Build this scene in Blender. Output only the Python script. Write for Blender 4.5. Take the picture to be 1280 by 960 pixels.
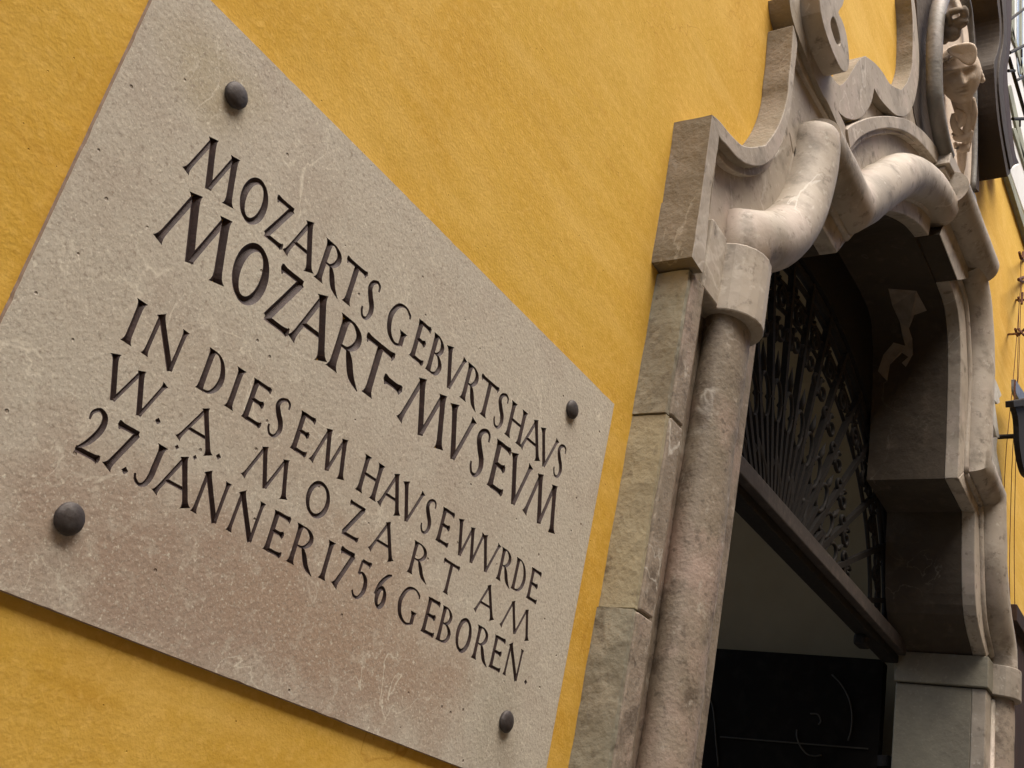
import bpy, bmesh, math, random
from mathutils import Vector, Matrix, noise
random.seed(7)
S = bpy.context.scene
for o in list(bpy.data.objects): bpy.data.objects.remove(o)
COL = S.collection
# ------------------------------------------------------------------ camera
# facade frame: X along the wall, Y into the wall, Z up; wall face is y = 0, camera 1 m in front of it
FPX = 1368.2996
RX = (0.51780858, 0.46424218, 0.7185774)      # world X in (right, down, forward)
RZ = (0.20599986, -0.88290061, 0.4219604)
RY = (-0.83032423, 0.07046787, 0.55280733)
EYE = Vector((0, -1.0, 0))
cd = bpy.data.cameras.new('camera'); cam = bpy.data.objects.new('camera', cd); COL.objects.link(cam)
cd.sensor_width = 36.0; cd.lens = 36.0*FPX/1280.0; cd.clip_start = 0.02; cd.clip_end = 400
right = Vector((RX[0], RY[0], RZ[0])); down = Vector((RX[1], RY[1], RZ[1])); fwd = Vector((RX[2], RY[2], RZ[2]))
M = Matrix((right, -down, -fwd)).transposed().to_4x4(); M.translation = EYE
cam.matrix_world = M
S.camera = cam
S.render.resolution_x = 1024; S.render.resolution_y = 768
S.view_settings.view_transform = 'Standard'; S.view_settings.look = 'None'
S.view_settings.exposure = 1.62; S.view_settings.gamma = 1.0; S.view_settings.use_curve_mapping = False
# ------------------------------------------------------------------ light
SUN_EL, SUN_AZ = math.radians(64), math.radians(208)     # azimuth measured from +Y clockwise
W = bpy.data.worlds.new('World'); S.world = W; W.use_nodes = True
wn = W.node_tree; wn.nodes.clear()
sky = wn.nodes.new('ShaderNodeTexSky'); sky.sky_type = 'NISHITA'; sky.sun_disc = False
sky.sun_elevation = SUN_EL; sky.sun_rotation = SUN_AZ; sky.air_density = 1.0; sky.dust_density = 4.0; sky.ozone_density = 1.0
bg = wn.nodes.new('ShaderNodeBackground'); bg.inputs[1].default_value = 0.10
wo = wn.nodes.new('ShaderNodeOutputWorld')
wn.links.new(sky.outputs[0], bg.inputs[0]); wn.links.new(bg.outputs[0], wo.inputs[0])
sd = bpy.data.lights.new('sun', 'SUN'); sd.energy = 2.0; sd.angle = math.radians(60); sd.color = (1.0, 0.93, 0.80)
sun = bpy.data.objects.new('sun', sd); COL.objects.link(sun)
sdir = Vector((math.sin(SUN_AZ)*math.cos(SUN_EL), math.cos(SUN_AZ)*math.cos(SUN_EL), math.sin(SUN_EL)))
sun.rotation_euler = sdir.to_track_quat('Z', 'Y').to_euler()
sun.location = (-3, -6, 9)

# ------------------------------------------------------------------ materials
def mat(name, base, rough=0.85, metallic=0.0, var=None, bump=None, spec=0.25, stains=(), flecks=None, coord='Object', veins=None):
    """var = list of (scale, detail, colour, lo, hi, amount) colour layers; bump = list of (scale, detail, distance, strength)"""
    m = bpy.data.materials.new(name); m.use_nodes = True
    nt = m.node_tree; N = nt.nodes; L = nt.links; N.clear()
    out = N.new('ShaderNodeOutputMaterial'); b = N.new('ShaderNodeBsdfPrincipled')
    L.new(b.outputs[0], out.inputs[0])
    b.inputs['Roughness'].default_value = rough; b.inputs['Metallic'].default_value = metallic
    b.inputs['Specular IOR Level'].default_value = spec
    g = N.new('ShaderNodeNewGeometry')
    pos = g.outputs['Position']
    cur = None
    rgb = N.new('ShaderNodeRGB'); rgb.outputs[0].default_value = (*base, 1); cur = rgb.outputs[0]
    for k, (sc, det, colr, lo, hi, amt, *rest) in enumerate(v_ for v_ in (var or []) if v_[0] < 20 or not stains):
        src = pos
        if rest:   # stretch
            mp = N.new('ShaderNodeMapping'); mp.inputs['Scale'].default_value = rest[0]
            if len(rest) > 1: mp.inputs['Rotation'].default_value = rest[1]
            L.new(pos, mp.inputs[0]); src = mp.outputs[0]
        off = N.new('ShaderNodeVectorMath'); off.operation = 'ADD'; off.inputs[1].default_value = (k*3.7, k*1.3, k*5.1)
        L.new(src, off.inputs[0])
        n = N.new('ShaderNodeTexNoise'); n.inputs['Scale'].default_value = sc; n.inputs['Detail'].default_value = det
        n.inputs['Roughness'].default_value = 0.62
        L.new(off.outputs[0], n.inputs['Vector'])
        r = N.new('ShaderNodeMapRange'); r.inputs[1].default_value = lo; r.inputs[2].default_value = hi
        r.inputs[3].default_value = 0; r.inputs[4].default_value = amt
        L.new(n.outputs['Fac'], r.inputs[0])
        mx = N.new('ShaderNodeMix'); mx.data_type = 'RGBA'; mx.inputs['B'].default_value = (*colr, 1)
        L.new(r.outputs[0], mx.inputs['Factor']); L.new(cur, mx.inputs['A']); cur = mx.outputs['Result']
    for (cx, cz, rx, rz, colr, amt) in stains:      # located stains: (x, z) centre and radii, broken up by noise
        sp = N.new('ShaderNodeVectorMath'); sp.operation = 'SUBTRACT'; sp.inputs[1].default_value = (cx, 0, cz); L.new(pos, sp.inputs[0])
        ml = N.new('ShaderNodeVectorMath'); ml.operation = 'MULTIPLY'; ml.inputs[1].default_value = (1/rx, 0, 1/rz); L.new(sp.outputs[0], ml.inputs[0])
        ln = N.new('ShaderNodeVectorMath'); ln.operation = 'LENGTH'; L.new(ml.outputs[0], ln.inputs[0])
        n = N.new('ShaderNodeTexNoise'); n.inputs['Scale'].default_value = 9; n.inputs['Detail'].default_value = 6; L.new(pos, n.inputs['Vector'])
        ad = N.new('ShaderNodeMath'); ad.operation = 'MULTIPLY_ADD'; ad.inputs[1].default_value = 1.6; L.new(n.outputs['Fac'], ad.inputs[0]); L.new(ln.outputs['Value'], ad.inputs[2])
        r = N.new('ShaderNodeMapRange'); r.inputs[1].default_value = 1.85; r.inputs[2].default_value = 1.15
        r.inputs[3].default_value = 0; r.inputs[4].default_value = amt; L.new(ad.outputs[0], r.inputs[0])
        mx = N.new('ShaderNodeMix'); mx.data_type = 'RGBA'; mx.inputs['B'].default_value = (*colr, 1)
        L.new(r.outputs[0], mx.inputs['Factor']); L.new(cur, mx.inputs['A']); cur = mx.outputs['Result']
    for k, (sc, det, colr, lo, hi, amt, *rest) in enumerate(v_ for v_ in (var or []) if v_[0] >= 20 and stains):
        src = pos
        if rest:   # stretch
            mp = N.new('ShaderNodeMapping'); mp.inputs['Scale'].default_value = rest[0]
            if len(rest) > 1: mp.inputs['Rotation'].default_value = rest[1]
            L.new(pos, mp.inputs[0]); src = mp.outputs[0]
        off = N.new('ShaderNodeVectorMath'); off.operation = 'ADD'; off.inputs[1].default_value = (k*3.7, k*1.3, k*5.1)
        L.new(src, off.inputs[0])
        n = N.new('ShaderNodeTexNoise'); n.inputs['Scale'].default_value = sc; n.inputs['Detail'].default_value = det
        n.inputs['Roughness'].default_value = 0.62
        L.new(off.outputs[0], n.inputs['Vector'])
        r = N.new('ShaderNodeMapRange'); r.inputs[1].default_value = lo; r.inputs[2].default_value = hi
        r.inputs[3].default_value = 0; r.inputs[4].default_value = amt
        L.new(n.outputs['Fac'], r.inputs[0])
        mx = N.new('ShaderNodeMix'); mx.data_type = 'RGBA'; mx.inputs['B'].default_value = (*colr, 1)
        L.new(r.outputs[0], mx.inputs['Factor']); L.new(cur, mx.inputs['A']); cur = mx.outputs['Result']
    if veins:
        sc, colr, width, amt = veins
        n = N.new('ShaderNodeTexNoise'); n.inputs['Scale'].default_value = sc; n.inputs['Detail'].default_value = 5
        n.inputs['Distortion'].default_value = 1.4
        L.new(pos, n.inputs['Vector'])
        a = N.new('ShaderNodeMath'); a.operation = 'SUBTRACT'; a.inputs[1].default_value = 0.5; L.new(n.outputs['Fac'], a.inputs[0])
        a2 = N.new('ShaderNodeMath'); a2.operation = 'ABSOLUTE'; L.new(a.outputs[0], a2.inputs[0])
        r = N.new('ShaderNodeMapRange'); r.inputs[1].default_value = 0; r.inputs[2].default_value = width
        r.inputs[3].default_value = amt; r.inputs[4].default_value = 0; L.new(a2.outputs[0], r.inputs[0])
        n2 = N.new('ShaderNodeTexNoise'); n2.inputs['Scale'].default_value = sc*0.8; L.new(pos, n2.inputs['Vector'])
        r2 = N.new('ShaderNodeMapRange'); r2.inputs[1].default_value = 0.5; r2.inputs[2].default_value = 0.65; L.new(n2.outputs['Fac'], r2.inputs[0])
        mm = N.new('ShaderNodeMath'); mm.operation = 'MULTIPLY'; L.new(r.outputs[0], mm.inputs[0]); L.new(r2.outputs[0], mm.inputs[1])
        mx = N.new('ShaderNodeMix'); mx.data_type = 'RGBA'; mx.inputs['B'].default_value = (*colr, 1)
        L.new(mm.outputs[0], mx.inputs['Factor']); L.new(cur, mx.inputs['A']); cur = mx.outputs['Result']
    L.new(cur, b.inputs['Base Color'])
    h = None
    for (sc, det, dist, *rest) in (bump or []):
        src = pos
        if rest and rest[0] is not None:
            mp = N.new('ShaderNodeMapping'); mp.inputs['Scale'].default_value = rest[0]; L.new(pos, mp.inputs[0]); src = mp.outputs[0]
            if len(rest) > 1: mp.inputs['Rotation'].default_value = rest[1]
        n = N.new('ShaderNodeTexNoise'); n.inputs['Scale'].default_value = sc; n.inputs['Detail'].default_value = det
        L.new(src, n.inputs['Vector'])
        bp = N.new('ShaderNodeBump'); bp.inputs['Distance'].default_value = dist; bp.inputs['Strength'].default_value = 1.0
        L.new(n.outputs['Fac'], bp.inputs['Height'])
        if h: L.new(h, bp.inputs['Normal'])
        h = bp.outputs[0]
    if flecks:      # small pits: voronoi dots (scale, size, depth, colour, amount)
        sc, size, depth, colr, amt = flecks
        v = N.new('ShaderNodeTexVoronoi'); v.inputs['Scale'].default_value = sc; v.inputs['Randomness'].default_value = 1.0
        L.new(pos, v.inputs['Vector'])
        gate = N.new('ShaderNodeSeparateColor'); L.new(v.outputs['Color'], gate.inputs[0])
        gt = N.new('ShaderNodeMath'); gt.operation = 'GREATER_THAN'; gt.inputs[1].default_value = 0.72; L.new(gate.outputs[0], gt.inputs[0])
        r = N.new('ShaderNodeMapRange'); r.inputs[1].default_value = size; r.inputs[2].default_value = size*0.5; r.inputs[3].default_value = 0; r.inputs[4].default_value = 1
        L.new(v.outputs['Distance'], r.inputs[0])
        mu = N.new('ShaderNodeMath'); mu.operation = 'MULTIPLY'; L.new(gt.outputs[0], mu.inputs[0]); L.new(r.outputs[0], mu.inputs[1])
        mc = N.new('ShaderNodeMath'); mc.operation = 'MULTIPLY'; mc.inputs[1].default_value = amt; L.new(mu.outputs[0], mc.inputs[0])
        mx = N.new('ShaderNodeMix'); mx.data_type = 'RGBA'; mx.inputs['B'].default_value = (*colr, 1)
        L.new(mc.outputs[0], mx.inputs['Factor']); L.new(cur, mx.inputs['A']); cur = mx.outputs['Result']
        L.new(cur, b.inputs['Base Color'])
        bp = N.new('ShaderNodeBump'); bp.inputs['Distance'].default_value = depth; bp.invert = True
        L.new(mu.outputs[0], bp.inputs['Height'])
        if h: L.new(h, bp.inputs['Normal'])
        h = bp.outputs[0]
    if h: L.new(h, b.inputs['Normal'])
    return m

YEL = mat('yellow_plaster', (0.68, 0.42, 0.066), 0.92,
          var=[(1.1, 5, (0.61, 0.325, 0.038), 0.42, 0.68, 0.65), (2.2, 6, (0.80, 0.53, 0.14), 0.48, 0.66, 0.5, (1, 1, 5.0), (0, 0.9, 0)), (3.2, 7, (0.79, 0.52, 0.13), 0.50, 0.70, 0.6),
               (9, 8, (0.52, 0.25, 0.028), 0.56, 0.74, 0.32, (1, 1, 4.0), (0, 0.9, 0)), (70, 4, (0.84, 0.55, 0.14), 0.48, 0.7, 0.5), (150, 3, (0.56, 0.29, 0.035), 0.58, 0.72, 0.45)],
          bump=[(3.5, 4, 0.005), (24, 6, 0.0005, (1, 1, 2.2), (0, 0.9, 0)), (210, 5, 0.0006)], veins=(1.7, (0.50, 0.25, 0.03), 0.0035, 0.6),
          flecks=(60, 0.07, 0.0015, (0.40, 0.19, 0.02), 0.5))
PLQ = mat('plaque_limestone', (0.53, 0.485, 0.405), 0.8,
          var=[(3.0, 5, (0.56, 0.51, 0.43), 0.42, 0.66, 0.8), (7, 6, (0.42, 0.345, 0.28), 0.5, 0.75, 0.6),
               (45, 6, (0.60, 0.55, 0.46), 0.53, 0.70, 0.55), (150, 4, (0.72, 0.68, 0.57), 0.58, 0.68, 0.75), (120, 5, (0.29, 0.235, 0.185), 0.57, 0.70, 0.65),
               (330, 2, (0.34, 0.28, 0.23), 0.55, 0.70, 0.6), (300, 2, (0.78, 0.74, 0.64), 0.60, 0.72, 0.6)],
          stains=[(0.90, 0.24, 0.52, 0.15, (0.37, 0.27, 0.205), 0.85), (1.12, 0.28, 0.30, 0.13, (0.41, 0.30, 0.215), 0.6), (0.98, 0.45, 0.5, 0.10, (0.44, 0.36, 0.28), 0.35), (0.70, 0.62, 0.12, 0.09, (0.58, 0.54, 0.45), 0.5),
                  (0.58, 0.80, 0.09, 0.07, (0.42, 0.35, 0.21), 0.45), (1.44, 0.26, 0.10, 0.14, (0.36, 0.33, 0.25), 0.4)],
          veins=(9, (0.72, 0.67, 0.56), 0.014, 0.85),
          bump=[(60, 6, 0.0004), (190, 5, 0.0007)], flecks=(36, 0.09, 0.0025, (0.24, 0.19, 0.145), 0.7))
PLE = mat('plaque_sawn_edge', (0.27, 0.21, 0.18), 0.85, bump=[(90, 4, 0.001)], var=[(20, 4, (0.36, 0.29, 0.25), 0.4, 0.7, 0.7)])
INK = mat('letter_paint', (0.038, 0.021, 0.020), 0.62, var=[(90, 4, (0.085, 0.05, 0.044), 0.48, 0.7, 0.6)], bump=[(260, 3, 0.0004)], spec=0.35)
BRZ = mat('bronze_patina', (0.060, 0.050, 0.048), 0.6, 0.35, var=[(70, 5, (0.13, 0.12, 0.115), 0.5, 0.75, 0.7), (30, 3, (0.05, 0.045, 0.04), 0.5, 0.7, 0.6)], bump=[(160, 4, 0.0006)], spec=0.5)
MAR = mat('portal_marble', (0.43, 0.375, 0.31), 0.62,
          var=[(1.6, 5, (0.34, 0.29, 0.235), 0.42, 0.60, 0.8), (4.5, 7, (0.49, 0.405, 0.355), 0.52, 0.68, 0.7), (2.4, 8, (0.20, 0.175, 0.14), 0.53, 0.64, 0.6),
               (9, 9, (0.20, 0.17, 0.135), 0.54, 0.66, 0.7), (22, 9, (0.13, 0.105, 0.08), 0.58, 0.68, 0.7), (34, 6, (0.60, 0.55, 0.47), 0.60, 0.72, 0.6)],
          veins=(2.6, (0.66, 0.61, 0.54), 0.012, 0.6), bump=[(6, 5, 0.004), (34, 6, 0.0012), (110, 5, 0.0005)], spec=0.35)
MAJ = mat('jamb_marble', (0.31, 0.255, 0.20), 0.65,
          var=[(2.2, 5, (0.20, 0.165, 0.12), 0.45, 0.60, 0.85), (4, 7, (0.40, 0.30, 0.25), 0.52, 0.66, 0.8), (12, 9, (0.13, 0.10, 0.075), 0.53, 0.64, 0.8),
               (50, 7, (0.10, 0.08, 0.06), 0.56, 0.68, 0.7), (26, 7, (0.50, 0.45, 0.38), 0.60, 0.70, 0.7)],
          veins=(3.2, (0.66, 0.62, 0.55), 0.016, 0.85), bump=[(7, 5, 0.004), (30, 7, 0.0020), (120, 6, 0.0010)], spec=0.35)
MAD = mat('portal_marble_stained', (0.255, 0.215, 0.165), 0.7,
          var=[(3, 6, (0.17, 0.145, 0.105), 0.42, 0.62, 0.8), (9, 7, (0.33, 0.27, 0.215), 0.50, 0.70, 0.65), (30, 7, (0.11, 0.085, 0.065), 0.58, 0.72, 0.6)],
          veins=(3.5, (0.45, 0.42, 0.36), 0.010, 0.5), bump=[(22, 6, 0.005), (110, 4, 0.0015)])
LIG = mat('weathered_grey_limestone', (0.28, 0.265, 0.205), 0.9,
          var=[(2.5, 6, (0.21, 0.185, 0.14), 0.44, 0.60, 0.85), (8, 8, (0.40, 0.36, 0.28), 0.52, 0.68, 0.7), (30, 8, (0.12, 0.10, 0.075), 0.56, 0.68, 0.75)],
          bump=[(12, 7, 0.006), (60, 7, 0.003)])
LIM = mat('weathered_limestone', (0.36, 0.315, 0.215), 0.92,
          var=[(3, 6, (0.27, 0.235, 0.165), 0.42, 0.62, 0.85), (10, 7, (0.46, 0.41, 0.28), 0.52, 0.70, 0.6), (34, 7, (0.16, 0.13, 0.09), 0.57, 0.70, 0.75)],
          bump=[(20, 9, 0.004), (110, 8, 0.0018)])
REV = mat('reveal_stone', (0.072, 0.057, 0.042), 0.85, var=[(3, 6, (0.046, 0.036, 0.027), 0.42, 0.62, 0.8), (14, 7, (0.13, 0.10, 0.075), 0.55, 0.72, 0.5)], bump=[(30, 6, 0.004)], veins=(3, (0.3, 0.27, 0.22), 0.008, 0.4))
REG = mat('reveal_grey_stone', (0.22, 0.205, 0.16), 0.8, var=[(4, 6, (0.16, 0.145, 0.115), 0.42, 0.62, 0.8), (60, 4, (0.29, 0.27, 0.22), 0.55, 0.72, 0.5)], bump=[(40, 6, 0.003)], veins=(2.4, (0.42, 0.40, 0.34), 0.006, 0.7))
NIC = mat('niche_green_grey_stone', (0.165, 0.155, 0.14), 0.5, var=[(5, 6, (0.26, 0.235, 0.22), 0.45, 0.65, 0.8), (20, 6, (0.09, 0.08, 0.075), 0.55, 0.7, 0.6)], bump=[(40, 5, 0.003)])
SCU = mat('carved_sandstone', (0.64, 0.54, 0.44), 0.8, var=[(6, 5, (0.48, 0.385, 0.30), 0.42, 0.65, 0.8), (50, 5, (0.36, 0.22, 0.165), 0.58, 0.72, 0.5)], bump=[(90, 5, 0.0015)])
SCD = mat('carved_sandstone_dark', (0.15, 0.125, 0.10), 0.85, var=[(14, 6, (0.24, 0.19, 0.15), 0.45, 0.68, 0.8)], bump=[(70, 5, 0.002)])  # darker sandstone for the carved shell
COV = mat('shade_brown_stone', (0.040, 0.029, 0.021), 0.7, var=[(4, 6, (0.045, 0.032, 0.022), 0.42, 0.62, 0.8), (9, 6, (0.09, 0.068, 0.048), 0.55, 0.72, 0.6, (1, 1, .3))], bump=[(30, 5, 0.003)])  # shade of the surround is put into this dark base colour
NBK = mat('blackish_brown_stone', (0.06, 0.045, 0.038), 0.85, var=[(5, 6, (0.10, 0.08, 0.065), 0.45, 0.65, 0.8)], bump=[(40, 5, 0.003)])  # very dark brown stone of the niche back
PAT = mat('old_plaster_patch', (0.27, 0.23, 0.19), 0.9, var=[(20, 5, (0.20, 0.16, 0.13), 0.45, 0.65, 0.8)], bump=[(60, 5, 0.002)])
IRN = mat('black_iron', (0.016, 0.014, 0.013), 0.75, 0.0, var=[(60, 4, (0.035, 0.028, 0.023), 0.5, 0.7, 0.6)], bump=[(120, 3, 0.0006)], spec=0.2)
BEA = mat('dark_painted_beam', (0.065, 0.055, 0.051), 0.65, var=[(25, 5, (0.14, 0.115, 0.10), 0.5, 0.72, 0.6), (8, 4, (0.04, 0.032, 0.03), 0.5, 0.7, 0.6)], bump=[(60, 4, 0.001)])
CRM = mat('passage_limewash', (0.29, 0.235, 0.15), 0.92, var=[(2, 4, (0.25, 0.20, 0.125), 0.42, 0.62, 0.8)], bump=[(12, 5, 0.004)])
DOR = mat('black_door_paint', (0.008, 0.007, 0.006), 0.85, spec=0.05, var=[(12, 4, (0.016, 0.014, 0.012), 0.5, 0.7, 0.8)], bump=[(40, 3, 0.0006)])
SCR = mat('worn_iron_edge', (0.055, 0.050, 0.042), 0.55, 0.3)
RST = mat('rusty_iron', (0.13, 0.055, 0.03), 0.85, 0.2, var=[(60, 4, (0.06, 0.025, 0.02), 0.45, 0.65, 0.8)], bump=[(120, 3, 0.001)])
WHT = mat('white_window_paint_and_sky', (0.80, 0.79, 0.76), 0.5, var=[(8, 4, (0.70, 0.68, 0.63), 0.5, 0.7, 0.6)])  # window white, also used as reflected sky
WGR = mat('pale_green_grey_trim', (0.30, 0.31, 0.24), 0.7, var=[(12, 4, (0.20, 0.19, 0.14), 0.45, 0.65, 0.8)])
PLT = mat('grey_blue_sheet_metal', (0.20, 0.22, 0.26), 0.45, 0.4, var=[(12, 4, (0.12, 0.13, 0.15), 0.45, 0.65, 0.8)])
DBR = mat('brown_timber_and_shade', (0.030, 0.016, 0.011), 0.7, var=[(9, 5, (0.06, 0.03, 0.02), 0.45, 0.7, 0.8, (1, 1, .2))], bump=[(40, 4, 0.002)])  # also the painted shade of the wall panel and surround edge
WST = mat('whitened_stone', (0.55, 0.52, 0.47), 0.8, var=[(16, 5, (0.40, 0.37, 0.33), 0.45, 0.7, 0.8)], bump=[(40, 5, 0.003)])
PAV = mat('street_paving', (0.13, 0.12, 0.105), 0.85, var=[(3, 5, (0.17, 0.155, 0.135), 0.45, 0.65, 0.8)], bump=[(20, 5, 0.004)])
GLS = mat('window_glass', (0.35, 0.40, 0.45), 0.12, 0.0, spec=0.8)

# ------------------------------------------------------------------ helpers
def at(px, py, y):
    """point of the photographed place on the plane y (metres in front of / behind the wall face)"""
    a, b = px-640.0, py-480.0
    d = Vector((RX[0]*a+RX[1]*b+RX[2]*FPX, RY[0]*a+RY[1]*b+RY[2]*FPX, RZ[0]*a+RZ[1]*b+RZ[2]*FPX))
    return EYE + d*((y-EYE.y)/d.y)
def xz(pts, y): return [(at(px, py, y).x, at(px, py, y).z) for px, py in pts]

def tag(o, label=None, cat=None, group=None, kind=None):
    if label: o['label'] = label
    if cat: o['category'] = cat
    if group: o['group'] = group
    if kind: o['kind'] = kind
    return o
def empty(name, loc, label, cat, group=None):
    o = bpy.data.objects.new(name, None); COL.objects.link(o); o.location = loc; o.empty_display_size = 0.1
    bpy.context.view_layer.update()
    return tag(o, label, cat, group)
def link(name, me, m, parent=None, smooth=False):
    o = bpy.data.objects.new(name, me); COL.objects.link(o)
    for mm in (m if isinstance(m, (list, tuple)) else [m]): me.materials.append(mm)
    if smooth:
        for p in me.polygons: p.use_smooth = True
    if parent is not None:
        o.parent = parent
        w = Vector((0, 0, 0)); q = parent
        while q is not None: w += q.location; q = q.parent
        me.transform(Matrix.Translation(-w))
    return o
def bm_obj(name, bm, m, parent=None, smooth=False, bevel=0.0, seg=2):
    bmesh.ops.recalc_face_normals(bm, faces=bm.faces)
    me = bpy.data.meshes.new(name); bm.to_mesh(me); bm.free()
    o = link(name, me, m, parent, smooth)
    if bevel:
        md = o.modifiers.new('bevel', 'BEVEL'); md.width = bevel; md.segments = seg; md.limit_method = 'ANGLE'; md.angle_limit = math.radians(28)
        md.harden_normals = False
    return o
def prism_bm(poly, yf, yb, bm=None):
    """closed (x,z) outline extruded from yf (front) to yb (back)"""
    bm = bm or bmesh.new()
    f = [bm.verts.new((x, yf, z)) for x, z in poly]; b = [bm.verts.new((x, yb, z)) for x, z in poly]
    n = len(poly)
    for i in range(n):
        j = (i+1) % n
        bm.faces.new((f[i], f[j], b[j], b[i]))
    bm.faces.new(f[::-1]); bm.faces.new(b)
    return bm
def prism(name, poly, yf, yb, m, parent, bevel=0.004, rough=0.0):
    bm = prism_bm(poly, yf, yb)
    if rough: weather(bm, rough)
    return bm_obj(name, bm, m, parent, bevel=0 if rough else bevel)
def soften(pts, n=4, lim=38):
    """round off the polygon except at real corners"""
    P = [Vector(p) for p in pts]; N = len(P); c = []
    for i in range(N):
        a = P[i]-P[i-1]; b = P[(i+1) % N]-P[i]
        if a.length < 1e-9 or b.length < 1e-9: c.append(i); continue
        if math.degrees(a.angle(b)) > lim: c.append(i)
    if len(c) < 2: return pts
    out = []
    for k in range(len(c)):
        i, j = c[k], c[(k+1) % len(c)]
        if j <= i: j += N
        seg = [tuple(P[q % N]) for q in range(i, j+1)]
        seg = catmull(seg, n) if len(seg) > 2 else seg
        out += seg[:-1]
    return out
def pprism(name, pts, yf, yb, m, parent, bevel=0.004, rough=0.0, face=None):
    o = prism(name, xz(soften(pts), yf), yf, yb, m, parent, bevel, rough)
    if face is not None:                      # cut front of another finish than the sides
        o.data.materials.append(face)
        for p in o.data.polygons:
            if abs(p.normal.y) > 0.8: p.material_index = 1
    return o
def box_bm(a, b, bm=None):
    bm = bm or bmesh.new()
    x0, y0, z0 = a; x1, y1, z1 = b
    return prism_bm([(x0, z0), (x1, z0), (x1, z1), (x0, z1)], y0, y1, bm)
def weather(bm, amp, size=0.03):
    """cut the long edges and push the vertices about so that hewn stone loses its straight edges"""
    bmesh.ops.triangulate(bm, faces=[f for f in bm.faces if len(f.verts) > 4])
    for _ in range(7):
        long = [e for e in bm.edges if e.calc_length() > size]
        if not long: break
        bmesh.ops.subdivide_edges(bm, edges=long, cuts=1, use_grid_fill=True)
        if len(bm.verts) > 9000: break
    bm.normal_update()
    for v in bm.verts:
        n = noise.fractal(v.co*16, 0.9, 2.1, 4); q = noise.noise(v.co*5.0+Vector((4, 2, 9)))
        v.co += v.normal*(amp*(n*0.9+q*0.6)-amp*0.3)
def catmull(pts, n=6):
    P = [Vector(p) for p in pts]; out = []
    if len(P) < 3: return [tuple(p) for p in P]
    for i in range(len(P)-1):
        p0 = P[i-1] if i else P[0]*2-P[1]; p1 = P[i]; p2 = P[i+1]; p3 = P[i+2] if i+2 < len(P) else P[-1]*2-P[-2]
        for k in range(n):
            t = k/n
            out.append(tuple(0.5*((2*p1)+(-p0+p2)*t+(2*p0-5*p1+4*p2-p3)*t*t+(-p0+3*p1-3*p2+p3)*t**3)))
    out.append(tuple(P[-1])); return out
def joined(*segs):
    out = []
    for s in segs:
        for p in s:
            if not out or (Vector(p)-Vector(out[-1])).length > 1e-5: out.append(tuple(p))
    return out
def tube_bm(path, r, n=20, bm=None, cap=True, squash=1.0, closed=False):
    """mitred round moulding along a 3-D path; r may be a list"""
    bm = bm or bmesh.new(); P = [Vector(p) for p in path]; N = len(P)
    rr = r if isinstance(r, (list, tuple)) else [r]*N
    rings = []; up = None
    for i in range(N):
        if closed: d1 = (P[i]-P[i-1]).normalized(); d2 = (P[(i+1) % N]-P[i]).normalized()
        else:
            d1 = (P[i]-P[i-1]).normalized() if i else (P[1]-P[0]).normalized()
            d2 = (P[i+1]-P[i]).normalized() if i < N-1 else d1
        t = (d1+d2); t = t.normalized() if t.length > 1e-6 else d1
        a = Vector((0, -1, 0)); a = (a-t*a.dot(t))
        if a.length < 0.15: a = Vector((1, 0, 0)) - t*t.x
        if up is not None and abs(t.y) > 0.5: a = up - t*up.dot(t)
        a.normalize(); up = a; s = t.cross(a).normalized()
        c = max(0.35, math.sqrt(max(0.0, (1+d1.dot(d2))/2)))          # mitre stretch
        ring = []
        bis = (d2-d1); bis = bis.normalized() if bis.length > 1e-6 else None
        for k in range(n):
            ang = 2*math.pi*k/n
            o = a*math.cos(ang)*squash + s*math.sin(ang)
            o = o*rr[i]
            if bis is not None: o = o + bis*(o.dot(bis))*(1/c-1)
            ring.append(bm.verts.new(P[i]+o))
        rings.append(ring)
    m = N if closed else N-1
    for i in range(m):
        A = rings[i]; B = rings[(i+1) % N]
        for k in range(n): bm.faces.new((A[k], A[(k+1) % n], B[(k+1) % n], B[k]))
    if cap and not closed: bm.faces.new(rings[0][::-1]); bm.faces.new(rings[-1])
    return bm
def tube(name, path, r, m, parent, n=20, squash=1.0, wob=0.0, closed=False):
    if isinstance(r, list): r = (r[:len(path)] if len(r) >= len(path) else [r[0]]*(len(path)-len(r))+r)[:len(path)] if len(r) <= len(path) else [r[0]]*max(0, len(path)-8)+r[-min(8, len(path)):]
    if wob:   # densify
        Q = []
        for i in range(len(path)-1):
            a, b = Vector(path[i]), Vector(path[i+1]); k = max(1, int((b-a).length/0.05))
            for j in range(k): Q.append(a.lerp(b, j/k))
        Q.append(Vector(path[-1])); path = Q
        if isinstance(r, (list, tuple)): r = r[0]
    bm = tube_bm(path, r, n, squash=squash, closed=closed)
    if wob:
        bm.normal_update()
        for v in bm.verts: v.co += v.normal*wob*noise.fractal(v.co*7, 0.8, 2, 3)
    o = bm_obj(name, bm, m, parent, smooth=True)
    md = o.modifiers.new('e', 'EDGE_SPLIT'); md.split_angle = math.radians(40)
    return o
def smooth_tube(name, pts, r, m, parent, n=8, res=6, closed=False):
    return tube(name, catmull(pts, res), r, m, parent, n)

# ------------------------------------------------------------------ ground and house
bm = bmesh.new(); GZ = -1.55
for s in [((-60, -60), (60, 60))]:
    v = [bm.verts.new((x, y, GZ)) for x, y in ((-60, -60), (60, -60), (60, 60), (-60, 60))]; bm.faces.new(v)
tag(bm_obj('street', bm, PAV), kind='structure')

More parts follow.
